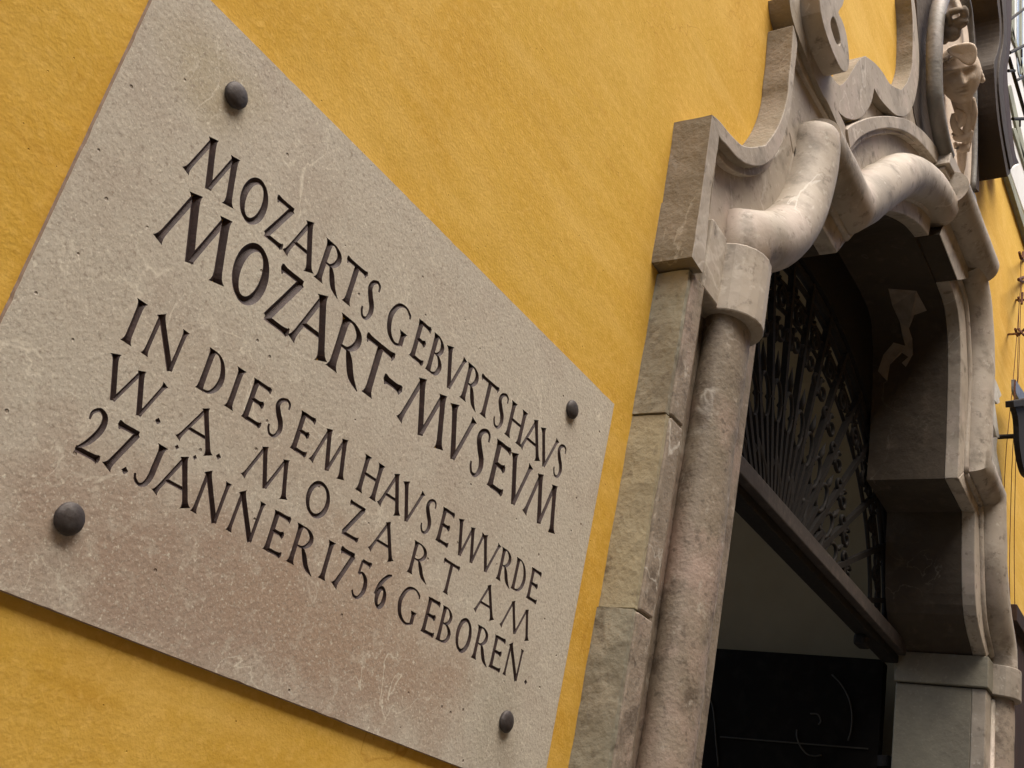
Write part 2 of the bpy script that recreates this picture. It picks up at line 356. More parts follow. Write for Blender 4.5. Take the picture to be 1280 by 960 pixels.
# opening outline (edge between the reveal and the front fillet), metres on the facade
J1 = [(2.165, GZ), (2.165, 1.34)]
A2 = catmull([(2.165, 1.34), (2.19, 1.50), (2.25, 1.68), (2.31, 1.905)], 5)
A3 = [(2.31, 1.905), (2.65, 1.91)]
A4 = catmull([(2.65, 1.91), (2.81, 2.11), (3.03, 2.325), (3.22, 2.46), (3.46, 2.585), (3.63, 2.64)], 4)
A5 = [(3.63, 2.64), (3.97, 2.645)]
A6 = catmull([(3.97, 2.645), (4.11, 2.62), (4.19, 2.53), (4.23, 2.35), (4.25, 2.05), (4.25, 1.885)], 4)
A7 = [(4.25, 1.885), (4.57, 1.87)]
A8 = catmull([(4.57, 1.87), (4.59, 1.66), (4.66, 1.45), (4.86, 1.335)], 5)
J9 = [(4.86, 1.335), (4.86, GZ)]
HOLE = joined(J1, A2, A3, A4, A5, A6, A7, A8, J9)
YR = 0.33      # depth of the reveal

house = empty('house', (0, 0, GZ), 'yellow rendered townhouse wall around the stone doorway', 'building')
bm = bmesh.new()
XL, XR, ZT = -9.0, 16.0, 12.0
off = []
for x, z in HOLE:
    dx = -0.05 if x < 3.6 else 0.05
    if 3.5 < x < 4.0: dx = 0
    off.append((x+dx, z+(0.03 if z > GZ else 0)))
off = sorted(off, key=lambda p: (p[0], p[1] if p[0] < 3.6 else -p[1]))
prev = None
def wallface(a, b, c, d):
    for y in (0.0, YR-0.01):
        bm.faces.new([bm.verts.new((p[0], y, p[1])) for p in (a, b, c, d)])
wallface((XL, GZ), (off[0][0], GZ), (off[0][0], ZT), (XL, ZT))
wallface((off[-1][0], GZ), (XR, GZ), (XR, ZT), (off[-1][0], ZT))
for i in range(len(off)-1):
    a, b = off[i], off[i+1]
    if b[0]-a[0] > 1e-4: wallface(a, b, (b[0], ZT), (a[0], ZT))
bm_obj('wall', bm, YEL, house)

# houses across the narrow lane, unseen behind the camera, added to block low sky
bm = box_bm((-30, -7.2, GZ), (30, -5.2, 9.0))
tag(bm_obj('opposite_houses', bm, CRM), kind='structure')
bm = bmesh.new()
for k in range(-9, 10):
    for zf in (-0.9, 2.0, 4.6, 7.0): box_bm((k*2.4-0.55, -5.21, zf), (k*2.4+0.55, -5.17, zf+1.7), bm)
tag(bm_obj('opposite_windows', bm, DBR), kind='structure')

# ------------------------------------------------------------------ passage behind the door
bm = bmesh.new()
def quad(bm, *p): bm.faces.new([bm.verts.new(q) for q in p])
X0, X1, Y1, ZC = 1.2, 5.25, 3.4, 3.4
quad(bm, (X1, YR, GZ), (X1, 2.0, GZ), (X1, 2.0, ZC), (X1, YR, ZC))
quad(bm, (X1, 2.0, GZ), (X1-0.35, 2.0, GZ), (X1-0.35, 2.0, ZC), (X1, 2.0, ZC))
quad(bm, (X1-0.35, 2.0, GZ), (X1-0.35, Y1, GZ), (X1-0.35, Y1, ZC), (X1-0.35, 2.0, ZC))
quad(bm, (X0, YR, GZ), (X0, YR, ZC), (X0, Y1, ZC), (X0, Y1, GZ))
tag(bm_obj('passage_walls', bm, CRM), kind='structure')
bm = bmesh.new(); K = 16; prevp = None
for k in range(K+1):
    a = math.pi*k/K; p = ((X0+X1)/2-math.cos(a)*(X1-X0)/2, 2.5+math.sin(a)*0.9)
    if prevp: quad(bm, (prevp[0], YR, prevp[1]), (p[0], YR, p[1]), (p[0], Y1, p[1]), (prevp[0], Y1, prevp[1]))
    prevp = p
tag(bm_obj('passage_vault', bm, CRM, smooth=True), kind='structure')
bm = bmesh.new(); quad(bm, (X0, 0.0, GZ+0.02), (X1, 0.0, GZ+0.02), (X1, Y1, GZ+0.02), (X0, Y1, GZ+0.02))
tag(bm_obj('passage_floor', bm, PAV), kind='structure')

# ------------------------------------------------------------------ portal
portal = empty('stone_portal', (3.5, 0, GZ), 'carved pinkish grey marble doorway with rolled mouldings and broken scrolled top', 'doorway')
def front(seg, y): return [(x, y, z) for x, z in seg]
# reveal: one stone per stretch of the outline
def reveal(seg, m, y0=0.0205, y1=YR, t=0.10, name='reveal_stone', inset=0.0):
    bm = bmesh.new(); n = len(seg)
    # outward normals
    O = []
    for i in range(n):
        a = Vector(seg[max(0, i-1)]); b = Vector(seg[min(n-1, i+1)]); d = (b-a).normalized()
        O.append((seg[i][0]-d.y*t, seg[i][1]+d.x*t))
    I = seg
    ring = list(I)+list(reversed(O))
    return prism_bm(ring, y0, y1, bm)
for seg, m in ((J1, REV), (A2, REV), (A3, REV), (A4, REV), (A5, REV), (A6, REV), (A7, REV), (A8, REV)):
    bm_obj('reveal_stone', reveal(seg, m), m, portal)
# right jamb: grey stone below, projecting band, brown stone above
bm_obj('jamb_stone', reveal([(4.86, 1.20), (4.86, GZ)], REG), REG, portal, bevel=0.004)
bm_obj('jamb_band', reveal([(4.845, 1.335), (4.845, 1.205)], REG, y0=-0.045, y1=YR+0.005), REG, portal, bevel=0.004)

# flat fillet between the reveal edge and the roll moulding
def strip(name, a, b, yf, yb, m, bevel=0.004):
    return prism(name, list(a)+list(reversed(b)), yf, yb, m, portal, bevel)
G1 = [(2.00, GZ), (2.00, 1.36)]
strip('fillet', J1, G1, -0.034, 0.02, MAJ)
strip('fillet', A2, catmull([(2.06, 1.36), (2.12, 1.55), (2.20, 1.72), (2.25, 2.01)], 5), -0.034, 0.02, MAR)
strip('fillet', A3, [(2.20, 2.01), (2.70, 2.015)], -0.034, 0.02, MAR)
strip('fillet', A4, catmull([(2.70, 2.015), (2.84, 2.19), (3.06, 2.42), (3.24, 2.56), (3.47, 2.69), (3.66, 2.765)], 4), -0.034, 0.02, MAR)
strip('fillet', A6, catmull([(4.08, 2.76), (4.24, 2.72), (4.33, 2.56), (4.38, 2.36), (4.36, 2.10), (4.36, 1.965)], 4), -0.034, 0.02, MAR)
strip('fillet', A7, [(4.36, 1.965), (4.65, 1.945)], -0.034, 0.02, MAR)
strip('fillet', A8, catmull([(4.65, 1.945), (4.70, 1.71), (4.78, 1.49), (4.95, 1.38)], 5), -0.034, 0.02, MAR)
strip('fillet', [(4.86, 1.20), (4.86, GZ)], [(4.985, 1.20), (4.985, GZ)], -0.036, 0.02, MAR)
# keystone: everything set 5 cm further out
pprism('keystone_front', [(1175.3, 293), (1197.3, 350), (1211.5, 348), (1216, 345), (1196, 262), (1186, 268)], -0.0685, -0.065, MAR, portal, 0.001)
pprism('keystone', [(1175, 293), (1197, 350), (1211.5, 348), (1216, 345), (1196, 262), (1186, 268)], -0.066, 0.02, REV, portal)  # dark reveal stone paints shade onto the block's sides
# roll mouldings
YA, R = -0.045, 0.07
LJ = 1.945
tube('roll_moulding', [(LJ, YA-0.013, GZ), (LJ, YA-0.013, 1.40)], 0.070, MAJ, portal, n=28, wob=0.004, squash=0.70)
swp = [(1.985, YA, 1.36), (1.985, YA, 1.505)]+[(x, YA-0.004, z) for x, z in catmull([(2.06, 1.548), (2.15, 1.615), (2.235, 1.715), (2.295, 1.83), (2.33, 1.96), (2.335, 2.05)], 4)]
swr = [0.064, 0.072]+[0.077]*(len(swp)-2)
swp += [(2.335, YA-0.004, 2.07), (2.333, YA-0.004, 2.088), (2.331, YA-0.004, 2.103), (2.329, YA-0.004, 2.114), (2.328, YA-0.004, 2.120)]
swr += [0.076, 0.073, 0.064, 0.048, 0.024]
bm_obj('roll_moulding', tube_bm(swp, swr, 32), MAR, portal, smooth=True)
tube('roll_moulding', [(2.34, YA, 2.08), (2.665, YA, 2.085)]+[(x, YA, z) for x, z in catmull([(2.79, 2.20), (2.93, 2.35), (3.06, 2.48), (3.195, 2.60), (3.355, 2.70), (3.51, 2.775), (3.70, 2.815)], 4)], 0.082, MAR, portal, n=32, wob=0.003)
tube('keystone_roll', [(3.665, -0.088, 2.882), (4.27, -0.088, 2.892)], 0.079, MAR, portal, n=32, wob=0.002)
tube('roll_moulding', [(x, YA, z) for x, z in catmull([(4.16, 2.86), (4.31, 2.80), (4.405, 2.67), (4.445, 2.47), (4.44, 2.21)], 4)]+[(4.44, YA, 2.035), (4.745, YA, 2.015)]
     + [(x, YA, z) for x, z in catmull([(4.78, 1.73), (4.875, 1.56), (5.035, 1.42)], 4)]+[(5.05, YA, 1.34)], 0.077, MAR, portal, n=32, wob=0.002)
# thin beads in the angle between roll and fillet
for path in (catmull([(2.70, 2.015), (2.84, 2.19), (3.06, 2.42), (3.24, 2.56), (3.47, 2.69), (3.66, 2.765)], 4), catmull([(4.08, 2.76), (4.24, 2.72), (4.33, 2.56), (4.38, 2.36), (4.36, 2.10), (4.36, 1.965)], 4), [(4.36, 1.965), (4.65, 1.945)],
             catmull([(4.65, 1.945), (4.70, 1.71), (4.78, 1.49), (4.95, 1.38)], 5), [(4.985, 1.20), (4.985, GZ)], [(2.38, 2.012), (2.70, 2.015)]):
    off_ = [(x+(0.004 if x < 3.6 else -0.004), -0.036, z-0.012) for x, z in path]
    bm_obj('bead', tube_bm(off_, 0.014, 10), MAR, portal, smooth=True)
tube('roll_moulding', [(5.05, YA, 1.22), (5.05, YA, GZ)], 0.066, MAJ, portal, n=28, wob=0.003)
# collars round the jamb mouldings
def collar(cx, z0, z1, sx, m=MAR):
    pr = [(-0.18, 0.0), (-0.18, -0.075), (-0.10, -0.075)]
    for k in range(0, 11):
        a = math.pi*(1.0-k/10.0)*0.92+0.12
        pr.append((math.cos(a)*0.088, YA-0.012-math.sin(a)*0.080))
    pr += [(0.10, -0.045), (0.12, -0.036), (0.12, 0.0)]
    bm = bmesh.new()
    lo = [bm.verts.new((cx+x*sx, y, z0)) for x, y in pr]; hi = [bm.verts.new((cx+x*sx, y, z1)) for x, y in pr]
    n = len(pr)
    for i in range(n): bm.faces.new((lo[i], lo[(i+1) % n], hi[(i+1) % n], hi[i]))
    bm.faces.new(lo); bm.faces.new(hi[::-1])
    return bm_obj('collar', bm, m, portal, bevel=0.004)
collar(LJ, 1.235, 1.41, 1)
collar(5.05, 1.205, 1.335, -1)
# flat ground between roll moulding and outer strip, and the panel under the swept cornice
bm = bmesh.new(); pr = [(1.72, 0.0), (1.72, -0.066), (1.775, -0.066), (1.81, -0.058), (1.85, -0.038), (1.88, -0.026), (1.95, -0.026), (1.95, 0.0)]
lo = [bm.verts.new((x, y, GZ)) for x, y in pr]; hi = [bm.verts.new((x, y, 1.38)) for x, y in pr]
for i in range(len(pr)): bm.faces.new((lo[i], lo[(i+1) % len(pr)], hi[(i+1) % len(pr)], hi[i]))
bm.faces.new(lo); bm.faces.new(hi[::-1]); bm_obj('hollow_moulding', bm, MAJ, portal)
pprism('back_panel', [(884, 300), (896, 180), (918, 200), (935, 212), (955, 208), (975, 185), (987, 140), (990, 105), (997, 62), (1003, 70), (1040, 145), (1055, 200), (1035, 260), (975, 315), (925, 330), (886, 335)], -0.032, 0, MAR, portal)
# outer strip: weathered stones from the ground up
ztop = 1.235
zz = [GZ, -0.75, 0.02, 0.515, 0.905, ztop]
for i in range(5):
    dx = (0.0, 0.004, -0.002, 0.003, 0.0)[i]
    m = (LIG, LIG, LIG, LIM, LIG)[i]
    prism('pilaster_stone', [(1.700+dx, zz[i]+.002), (1.766, zz[i]+.002), (1.766, zz[i+1]-.002), (1.700+dx, zz[i+1]-.002)], -0.073, 0.0, m, portal, rough=0.0035)
    prism('pilaster_face', [(1.712+dx, zz[i]+.003), (1.769, zz[i]+.003), (1.769, zz[i+1]-.003), (1.712+dx, zz[i+1]-.003)], -0.079, -0.03, MAJ, portal, 0.003)
# block above it in two stones
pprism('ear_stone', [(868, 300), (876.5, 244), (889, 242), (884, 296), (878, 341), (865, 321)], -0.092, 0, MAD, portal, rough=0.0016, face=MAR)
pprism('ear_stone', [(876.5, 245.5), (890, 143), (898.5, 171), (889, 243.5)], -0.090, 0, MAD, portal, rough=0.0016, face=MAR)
# swept cornice (U-shaped) with a thinner moulding under it
swept = [(891, 143), (900, 151), (913, 167), (925, 179), (931, 182), (941, 183.5), (957, 181), (970, 163), (979, 142), (984.5, 119), (986, 100), (988.8, 75), (992, 31), (997, 54), (995, 77.5), (990.6, 119), (988.5, 137.5), (982, 165.6), (972.5, 190), (961, 203), (950, 208), (935, 206), (922, 197.5), (909, 182.5), (898.5, 170)]
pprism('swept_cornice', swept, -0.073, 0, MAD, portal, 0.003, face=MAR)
sw_in = swept[13:]
mid = [(891.5, 144), (901, 152.5), (913.5, 168.5), (925, 180), (931, 183), (941, 184.6), (957.6, 182), (970.8, 163.8), (979.8, 142.5), (985.2, 119), (986.7, 100), (989.5, 75), (992.4, 34)]
pprism('cornice_bead', [(892, 168), (900, 180), (912, 195), (925, 204), (940, 206), (956, 204), (968, 196), (961, 211), (950, 218), (935, 220), (916, 212.5), (903, 201), (894.7, 187)], -0.050, 0, MAR, portal, 0.004)
# horizontal cornice over the lintel
pprism('lintel_bead', [(990, 58), (997, 62), (1003, 76), (1014, 98), (1062, 185), (1060, 189), (1040, 155), (1009, 100), (996, 74)], -0.045, 0, MAR, portal, 0.003)
# broken scroll cornice: left limb, notch, right limb round the yellow field
Cl = [(987, 0), (989, 16), (995, 37.5), (1007.5, 70), (1027.5, 116), (1036, 131), (1060, 186), (1064, 184), (1058.5, 162), (1048, 139), (1051.5, 143), (1058, 147.5), (1067, 149.6), (1075, 147.5), (1081, 142), (1089, 129), (1093, 110.5),
      (1100, 123), (1112, 137), (1121, 144), (1129.6, 145.5), (1137, 140), (1143, 127), (1148, 100), (1149, 75), (1148, 52), (1145, 17), (1142, -6),
      (1138.5, -6), (1140.5, 20), (1141, 42), (1140, 79), (1137, 94), (1133, 104), (1127, 112), (1121, 110), (1112, 104), (1104, 91), (1094, 79), (1082, 70), (1073, 76), (1058, 100), (1050, 107), (1043, 100), (1029.5, 79), (1017, 60), (1006, 32), (1001, 16), (1000, -6), (986.5, -6)]
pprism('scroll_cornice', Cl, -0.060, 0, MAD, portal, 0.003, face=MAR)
def shrink(pts, d):
    out = []; n = len(pts)
    for i in range(n):
        a = Vector(pts[i-1]); b = Vector(pts[i]); c = Vector(pts[(i+1) % n])
        t = (c-a).normalized(); out.append((b.x+t.y*d, b.y-t.x*d))
    return out
# curled volute standing further out
V = [(1024, -8), (1026, 14.6), (1029, 29), (1034.6, 48), (1043, 70), (1051, 86), (1056.5, 90), (1061, 85), (1061.6, 70), (1058.5, 44), (1053, 25), (1048.5, 16), (1053, 8), (1056, -3), (1056, -8)]
H = [(1041.5, 21), (1046, 30), (1050, 46), (1050.5, 55), (1046, 54), (1040.5, 39.5), (1038.5, 29)]
Vb = bmesh.new()
yv = -0.115
vo = xz(V, yv); vh = xz(H, yv)
# ring solid with the eye left open: bridge outline and eye through a slit
def prism_hole(name, outer, hole, yf, yb, m, parent, bevel=0.003):
    bm = bmesh.new(); rows = []
    for y in (yf, yb):
        lo = [bm.verts.new((x, y, z)) for x, z in outer]; li = [bm.verts.new((x, y, z)) for x, z in hole]
        es = [bm.edges.new((l[k], l[(k+1) % len(l)])) for l in (lo, li) for k in range(len(l))]
        bmesh.ops.triangle_fill(bm, edges=es, use_beauty=True); rows.append((lo, li))
    for q in (0, 1):
        a, b = rows[0][q], rows[1][q]; n = len(a)
        for k in range(n): bm.faces.new((a[k], a[(k+1) % n], b[(k+1) % n], b[k]))
    return bm_obj(name, bm, m, parent, bevel=bevel)
def smooth_loop(pts, n=3):
    P = list(pts); c = catmull([P[-1]]+P+[P[0], P[1]], n); return c[n:-(2*n)+n-0][:len(P)*n]
vo2 = [vo[0]]+catmull(vo[1:13], 3)+vo[13:]
prism_hole('volute', vo2, smooth_loop(vh, 4), yv, -0.03, MAR, portal, 0.003)
prism('volute_eye', [(x, z) for x, z in xz([(1034, 14), (1049, 17), (1053, 62), (1040, 62)], yv+.045)], yv+0.045, -0.03, MAD, portal, 0)

# arched label moulding over the doorway and its inner bead
lab_o = [(1059, 161), (1065, 156), (1074, 151.5), (1087, 147), (1101, 145), (1119, 145.5), (1136, 150), (1150, 160), (1160, 170), (1168, 180), (1176, 191)]
lab_i = [(1174, 207), (1169.5, 200.7), (1157, 184.7), (1143, 171), (1127, 162.5), (1109, 160), (1090, 164), (1074, 173), (1063, 187)]
pprism('label_moulding', lab_o+lab_i, -0.066, 0, MAR, portal, 0.003)
lab_b = [(1173, 213), (1167, 206.5), (1154.6, 189.5), (1141, 176), (1125, 167.5), (1104, 167), (1081, 174), (1064, 190)]
lab_b0 = [(1058, 178), (1074, 168), (1090, 160), (1109, 155), (1127, 158), (1143, 166), (1157, 180), (1174, 200)]
pprism('label_bead', lab_b0+lab_b, -0.050, 0, MAR, portal, 0.003)
pprism('tympanum_panel', [(1055, 185), (1075, 165), (1109, 158), (1140, 165), (1180, 200), (1206, 245), (1190, 262), (1150, 250), (1100, 250), (1075, 240)], -0.028, 0, MAR, portal, 0)
# plate behind scrolls and niche
pprism('field_panel', [(1058, 158), (1078, 146), (1090, 126), (1098, 118), (1122, 142), (1136, 138), (1142, 130), (1152, 178), (1100, 160)], -0.027, 0, MAR, portal, 0)
pprism('niche_back', [(1141, 130), (1146, 110), (1148, 60), (1145, -12), (1200, -40), (1222, 60), (1224, 240), (1190, 205), (1151, 178)], -0.030, 0, NBK, portal, 0)
# keystone cornice
pprism('keystone_cornice', [(1189.5, 188.5), (1219, 254), (1213.5, 254), (1186.5, 203)], -0.112, 0, MAR, portal, 0.003)
pprism('keystone_cornice', [(1184, 204), (1187, 205), (1212, 253), (1205, 258), (1183, 216)], -0.095, 0, MAR, portal, 0.003)

# right side as far as it shows beyond the roll moulding
pprism('scroll_end', [(1236, 470), (1242, 471), (1246, 478), (1252, 494), (1249, 498), (1246.5, 487), (1250, 503), (1247, 505), (1243, 500), (1247, 530), (1249.5, 547), (1246, 546), (1239, 520), (1236, 505)], -0.05, 0, WST, portal, 0.002)
pprism('scroll_end', [(1233, 547), (1247, 547), (1246, 565), (1252, 595), (1254, 612), (1240, 590)], -0.05, 0, WST, portal, 0.002)

# old plaster left on the reveal of the right arch
def patch(pts):
    bm = bmesh.new()
    for a in pts: pass
    vs = []
    for px, py in pts:
        # reveal surface x is known from z: walk down the arch line
        best = None
        for k in range(60):
            yy = 0.0+0.33*k/59
            p = at(px, py, yy)
            # outline x at this height
            xs = None
            for i in range(len(A6)-1):
                (xa, za), (xb, zb) = A6[i], A6[i+1]
                if min(za, zb) <= p.z <= max(za, zb) and abs(za-zb) > 1e-6: xs = xa+(xb-xa)*(p.z-za)/(zb-za)
            if xs is None: continue
            d = abs(xs-p.x)
            if best is None or d < best[0]: best = (d, Vector((xs-0.003, yy, p.z)))
        if best is None: return
        vs.append(bm.verts.new(best[1]))
    f = bm.faces.new(vs)
    r = bmesh.ops.extrude_face_region(bm, geom=[f])
    for v in r['geom']:
        if isinstance(v, bmesh.types.BMVert): v.co.x += 0.006
    bm_obj('plaster_patch', bm, PAT, portal)
patch([(1112, 364), (1145, 363), (1158, 387), (1143, 395), (1136, 410), (1141, 425), (1133, 435), (1128, 421), (1126, 405), (1117, 385)])
patch([(1133, 434), (1141, 424), (1140, 442), (1133, 460), (1128, 455), (1136, 447), (1127, 440), (1112, 455), (1108, 475), (1098, 465), (1105, 445), (1118, 430)])
patch([(1068, 480), (1075, 472), (1091, 487), (1090, 497), (1080, 510), (1074, 514), (1069, 500)])
patch([(1060, 378), (1066, 374), (1078, 390), (1073, 393)])

# ------------------------------------------------------------------ niche with carved bust
def px_r(px, py, y, rpx):
    p = at(px, py, y); return rpx*(p-EYE).dot(fwd)/FPX
hoop = [(1183, 196), (1178.5, 180), (1172.5, 150), (1169, 125), (1168, 100), (1168, 62), (1170, 30), (1174, 8), (1181, -8), (1192, -16), (1203, -8), (1210, 12), (1214, 40), (1217, 80), (1218, 120), (1218.5, 160), (1218, 200), (1216, 238)]
hp = [at(a, b, -0.085) for a, b in hoop]
hr = [px_r(a, b, -0.085, 10.0 if i < 9 else max(3.5, 10-1.6*(i-8))) for i, (a, b) in enumerate(hoop)]
cp = catmull(hp, 4); cr = []
for i in range(len(hr)-1):
    for k in range(4): cr.append(hr[i]+(hr[i+1]-hr[i])*k/4)
cr.append(hr[-1])
bmh = tube_bm(cp, cr, 18)
bm_obj('niche_hoop', bmh, NIC, portal, smooth=True)
pprism('niche_ground', [(1183, 200), (1172, 150), (1168, 100), (1168, 60), (1174, 8), (1190, -12), (1206, -4), (1217, 80), (1219, 160), (1215, 245), (1205, 235)], -0.050, -0.02, SCU, portal, 0)
pprism('niche_tip', [(1207, 230), (1214, 236), (1220, 245), (1223, 266), (1217, 262), (1211, 250)], -0.085, -0.02, NIC, portal, 0.002)

bc = at(1199, 94, -0.125)
bust = empty('carved_bust', bc, 'weathered stone head with leaf headdress carved in the oval niche above the doorway', 'sculpture')
tocam = (EYE-bc).normalized()
dist = (bc-EYE).dot(fwd); pxm = dist/FPX
rt = right.copy(); upv = -down
facedir = (tocam + right*0.13 - upv*0.14).normalized()
zup = (upv + right*-0.16)
sx = facedir.cross(zup).normalized(); zup = sx.cross(facedir).normalized()
HB = Matrix((sx, -facedir, zup)).transposed()       # local x, y(back), z
def g(v, s): return math.exp(-(v/s)**2)
def head_bm():
    bm = bmesh.new(); nu, nv = 72, 60; grid = []
    for j in range(nv+1):
        th = math.pi*j/nv; row = []
        for i in range(nu):
            ph = 2*math.pi*i/nu
            x = math.sin(th)*math.sin(ph); f = math.sin(th)*math.cos(ph); z = math.cos(th)      # f = towards the face
            w = 0.80; 
            if z < 0: w *= 1-0.36*min(1, -z)**1.5
            X = x*w; F = f*(0.92 if f > 0 else 0.95); Z = z*1.16
            if f > 0:
                k = min(1, f*1.6)
                F = F*(1-0.10*k)+0.03*k
                zz_ = Z
                # nose
                if -0.28 < zz_ < 0.32:
                    t = (0.32-zz_)/0.52; prof = max(0, min(1, t))**1.1*(1 if zz_ > -0.19 else max(0, 1-(-0.19-zz_)/0.08))
                    F += 0.40*prof*g(X, 0.085+0.05*prof)*k
                F += 0.05*g(abs(X)-0.10, 0.05)*g(zz_+0.17, 0.06)*k
                F += 0.10*g(abs(X)-0.28, 0.22)*g(zz_-0.36, 0.075)*k                 # brow
                F -= 0.27*g(abs(X)-0.29, 0.16)*g(zz_-0.19, 0.11)*k                  # socket
                F += 0.17*g(abs(X)-0.30, 0.11)*g(zz_-0.15, 0.06)*k                 # lid and ball
                F -= 0.07*g(abs(X)-0.30, 0.13)*g(zz_-0.10, 0.022)*k                 # lid line
                F += 0.055*g(abs(X)-0.36, 0.16)*g(zz_+0.12, 0.16)*k                   # cheek
                F += 0.12*g(X, 0.17)*g(zz_+0.40, 0.05)*k                             # lips
                F += 0.11*g(X, 0.14)*g(zz_+0.525, 0.04)*k
                F -= 0.11*g(X, 0.20)*g(zz_+0.462, 0.022)*k
                F -= 0.045*g(X, 0.15)*g(zz_+0.61, 0.05)*k
                F += 0.13*g(X, 0.20)*g(zz_+0.80, 0.14)*k                              # chin
            row.append(bm.verts.new(HB @ Vector((X, -F, Z))))
        grid.append(row)
    for j in range(nv):
        for i in range(nu):
            a, b, c, d = grid[j][i], grid[j][(i+1) % nu], grid[j+1][(i+1) % nu], grid[j+1][i]
            try: bm.faces.new((a, b, c, d))
            except ValueError: pass
    bmesh.ops.remove_doubles(bm, verts=bm.verts, dist=1e-4)
    return bm
HS = 32.5*pxm
bm = head_bm()
for v in bm.verts: v.co = v.co*HS+bc
bm_obj('head', bm, SCU, bust, smooth=True)
def blob(name, plist, m, sub=2):
    """carved mass: a run of balls in the head's frame joined by one remeshed skin"""
    bm = bmesh.new()
    for (x, f, z, rx, rf, rz) in plist:
        r = bmesh.ops.create_icosphere(bm, subdivisions=2, radius=1.0)
        for v in r['verts']: v.co = Vector((v.co.x*rx+x, v.co.y*rf-f, v.co.z*rz+z))
    for v in bm.verts: v.co = (HB @ v.co)*HS+bc
    o = bm_obj(name, bm, m, bust, smooth=True)
    md = o.modifiers.new('r', 'REMESH'); md.mode = 'VOXEL'; md.voxel_size = HS*0.045; md.use_smooth_shade = True
    md = o.modifiers.new('s', 'SMOOTH'); md.iterations = 2
    return o
# hair curls at the side, leaf cap, shell above, drapery below
curls = [(0.74+0.05*math.sin(k*1.9), 0.28+0.10*math.cos(k*1.3), 0.62-0.17*k, 0.14, 0.20, 0.12) for k in range(9)]
curls += [(-0.62-0.03*k, 0.15, 0.45-0.16*k, 0.12, 0.16, 0.12) for k in range(6)]
curls += [(0.1+0.16*k, 0.60-0.06*k, 0.95-0.07*k, 0.12, 0.16, 0.10) for k in range(4)]
blob('hair', curls, SCU)
def leaf(name, outline, lift, m, thick=0.05):
    """curved carved sheet given in the head's frame (x, z) with forward lift per point"""
    bm = bmesh.new(); n = len(outline)
    cx = sum(p[0] for p in outline)/n; cz = sum(p[1] for p in outline)/n; cl = sum(lift)/n+0.05
    rings = []
    for back in (0, thick):
        rr = []
        for t in (1.0, 0.66, 0.33):
            rr.append([bm.verts.new((HB @ Vector((cx+(x-cx)*t, -(l*t+cl*(1-t))+back, cz+(z-cz)*t)))*HS+bc) for (x, z), l in zip(outline, lift)])
        c = bm.verts.new((HB @ Vector((cx, -cl+back, cz)))*HS+bc); rings.append((rr, c))
    for (rr, c) in rings:
        for a, b in ((0, 1), (1, 2)):
            for i in range(n): bm.faces.new((rr[a][i], rr[a][(i+1) % n], rr[b][(i+1) % n], rr[b][i]))
        for i in range(n): bm.faces.new((rr[2][i], rr[2][(i+1) % n], c))
    for i in range(n): bm.faces.new((rings[0][0][0][i], rings[0][0][0][(i+1) % n], rings[1][0][0][(i+1) % n], rings[1][0][0][i]))
    o = bm_obj(name, bm, m, bust, smooth=True); md = o.modifiers.new('sub', 'SUBSURF'); md.levels = 1; md.render_levels = 1
    return o
leaf('headdress_leaf', [(-0.62, 1.20), (-0.22, 1.34), (0.25, 1.32), (0.50, 1.18), (0.34, 0.98), (0.12, 0.84), (-0.04, 0.58), (-0.28, 0.40), (-0.50, 0.46), (-0.64, 0.80)], [0.95, 1.15, 1.15, 0.95, 1.15, 1.22, 1.25, 1.22, 1.10, 1.00], SCU, 0.09)
blob('hair', [(0.14+0.12*k, 0.80-0.11*k, 0.90-0.07*k-0.02*k*k, 0.10, 0.10, 0.07) for k in range(5)]+[(0.66, 0.30, 0.45, 0.10, 0.16, 0.16), (0.74, 0.25, 0.15, 0.09, 0.14, 0.18), (0.72, 0.2, -0.15, 0.08, 0.12, 0.14)], SCU)
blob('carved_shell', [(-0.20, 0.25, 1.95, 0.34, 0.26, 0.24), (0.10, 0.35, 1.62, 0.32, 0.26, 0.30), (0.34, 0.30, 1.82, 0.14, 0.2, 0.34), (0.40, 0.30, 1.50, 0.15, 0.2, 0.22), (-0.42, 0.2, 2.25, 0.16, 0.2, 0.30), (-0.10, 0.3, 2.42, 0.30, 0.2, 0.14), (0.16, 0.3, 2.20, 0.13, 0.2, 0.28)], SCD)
def fold(pts, rr, name='drapery_fold', m=SCU):
    path = [(HB @ Vector((x, -f, z)))*HS+bc for x, f, z in pts]
    P = catmull(path, 4); q = []; rr = [v_*1.3 for v_ in rr]
    for k in range(len(rr)-1):
        for t in range(4): q.append((rr[k]+(rr[k+1]-rr[k])*t/4)*HS)
    q.append(rr[-1]*HS)
    bm_obj(name, tube_bm(P, q, 10), m, bust, smooth=True)
fold([(0.02, 0.0, -0.6), (-0.02, 0.0, -1.2), (-0.05, -0.02, -1.9)], [0.34, 0.30, 0.24], 'neck')
fold([(-0.35, 0.1, -0.95), (-0.30, 0.12, -1.5), (-0.12, 0.05, -2.2), (0.02, 0.0, -3.0)], [0.08, 0.15, 0.14, 0.05])
fold([(-0.12, 0.18, -1.25), (-0.10, 0.22, -1.7), (0.0, 0.15, -2.3), (0.12, 0.1, -2.9)], [0.05, 0.12, 0.15, 0.08])
fold([(0.28, 0.25, -1.2), (0.12, 0.32, -1.45), (0.16, 0.32, -1.75), (0.36, 0.28, -1.95)], [0.07, 0.12, 0.12, 0.05])
fold([(0.40, 0.22, -1.35), (0.44, 0.28, -1.65), (0.36, 0.28, -2.0), (0.14, 0.2, -2.3)], [0.05, 0.10, 0.12, 0.10])
fold([(-0.20, 0.2, -2.15), (0.08, 0.26, -2.35), (0.36, 0.22, -2.30), (0.50, 0.15, -2.1)], [0.06, 0.13, 0.13, 0.05])
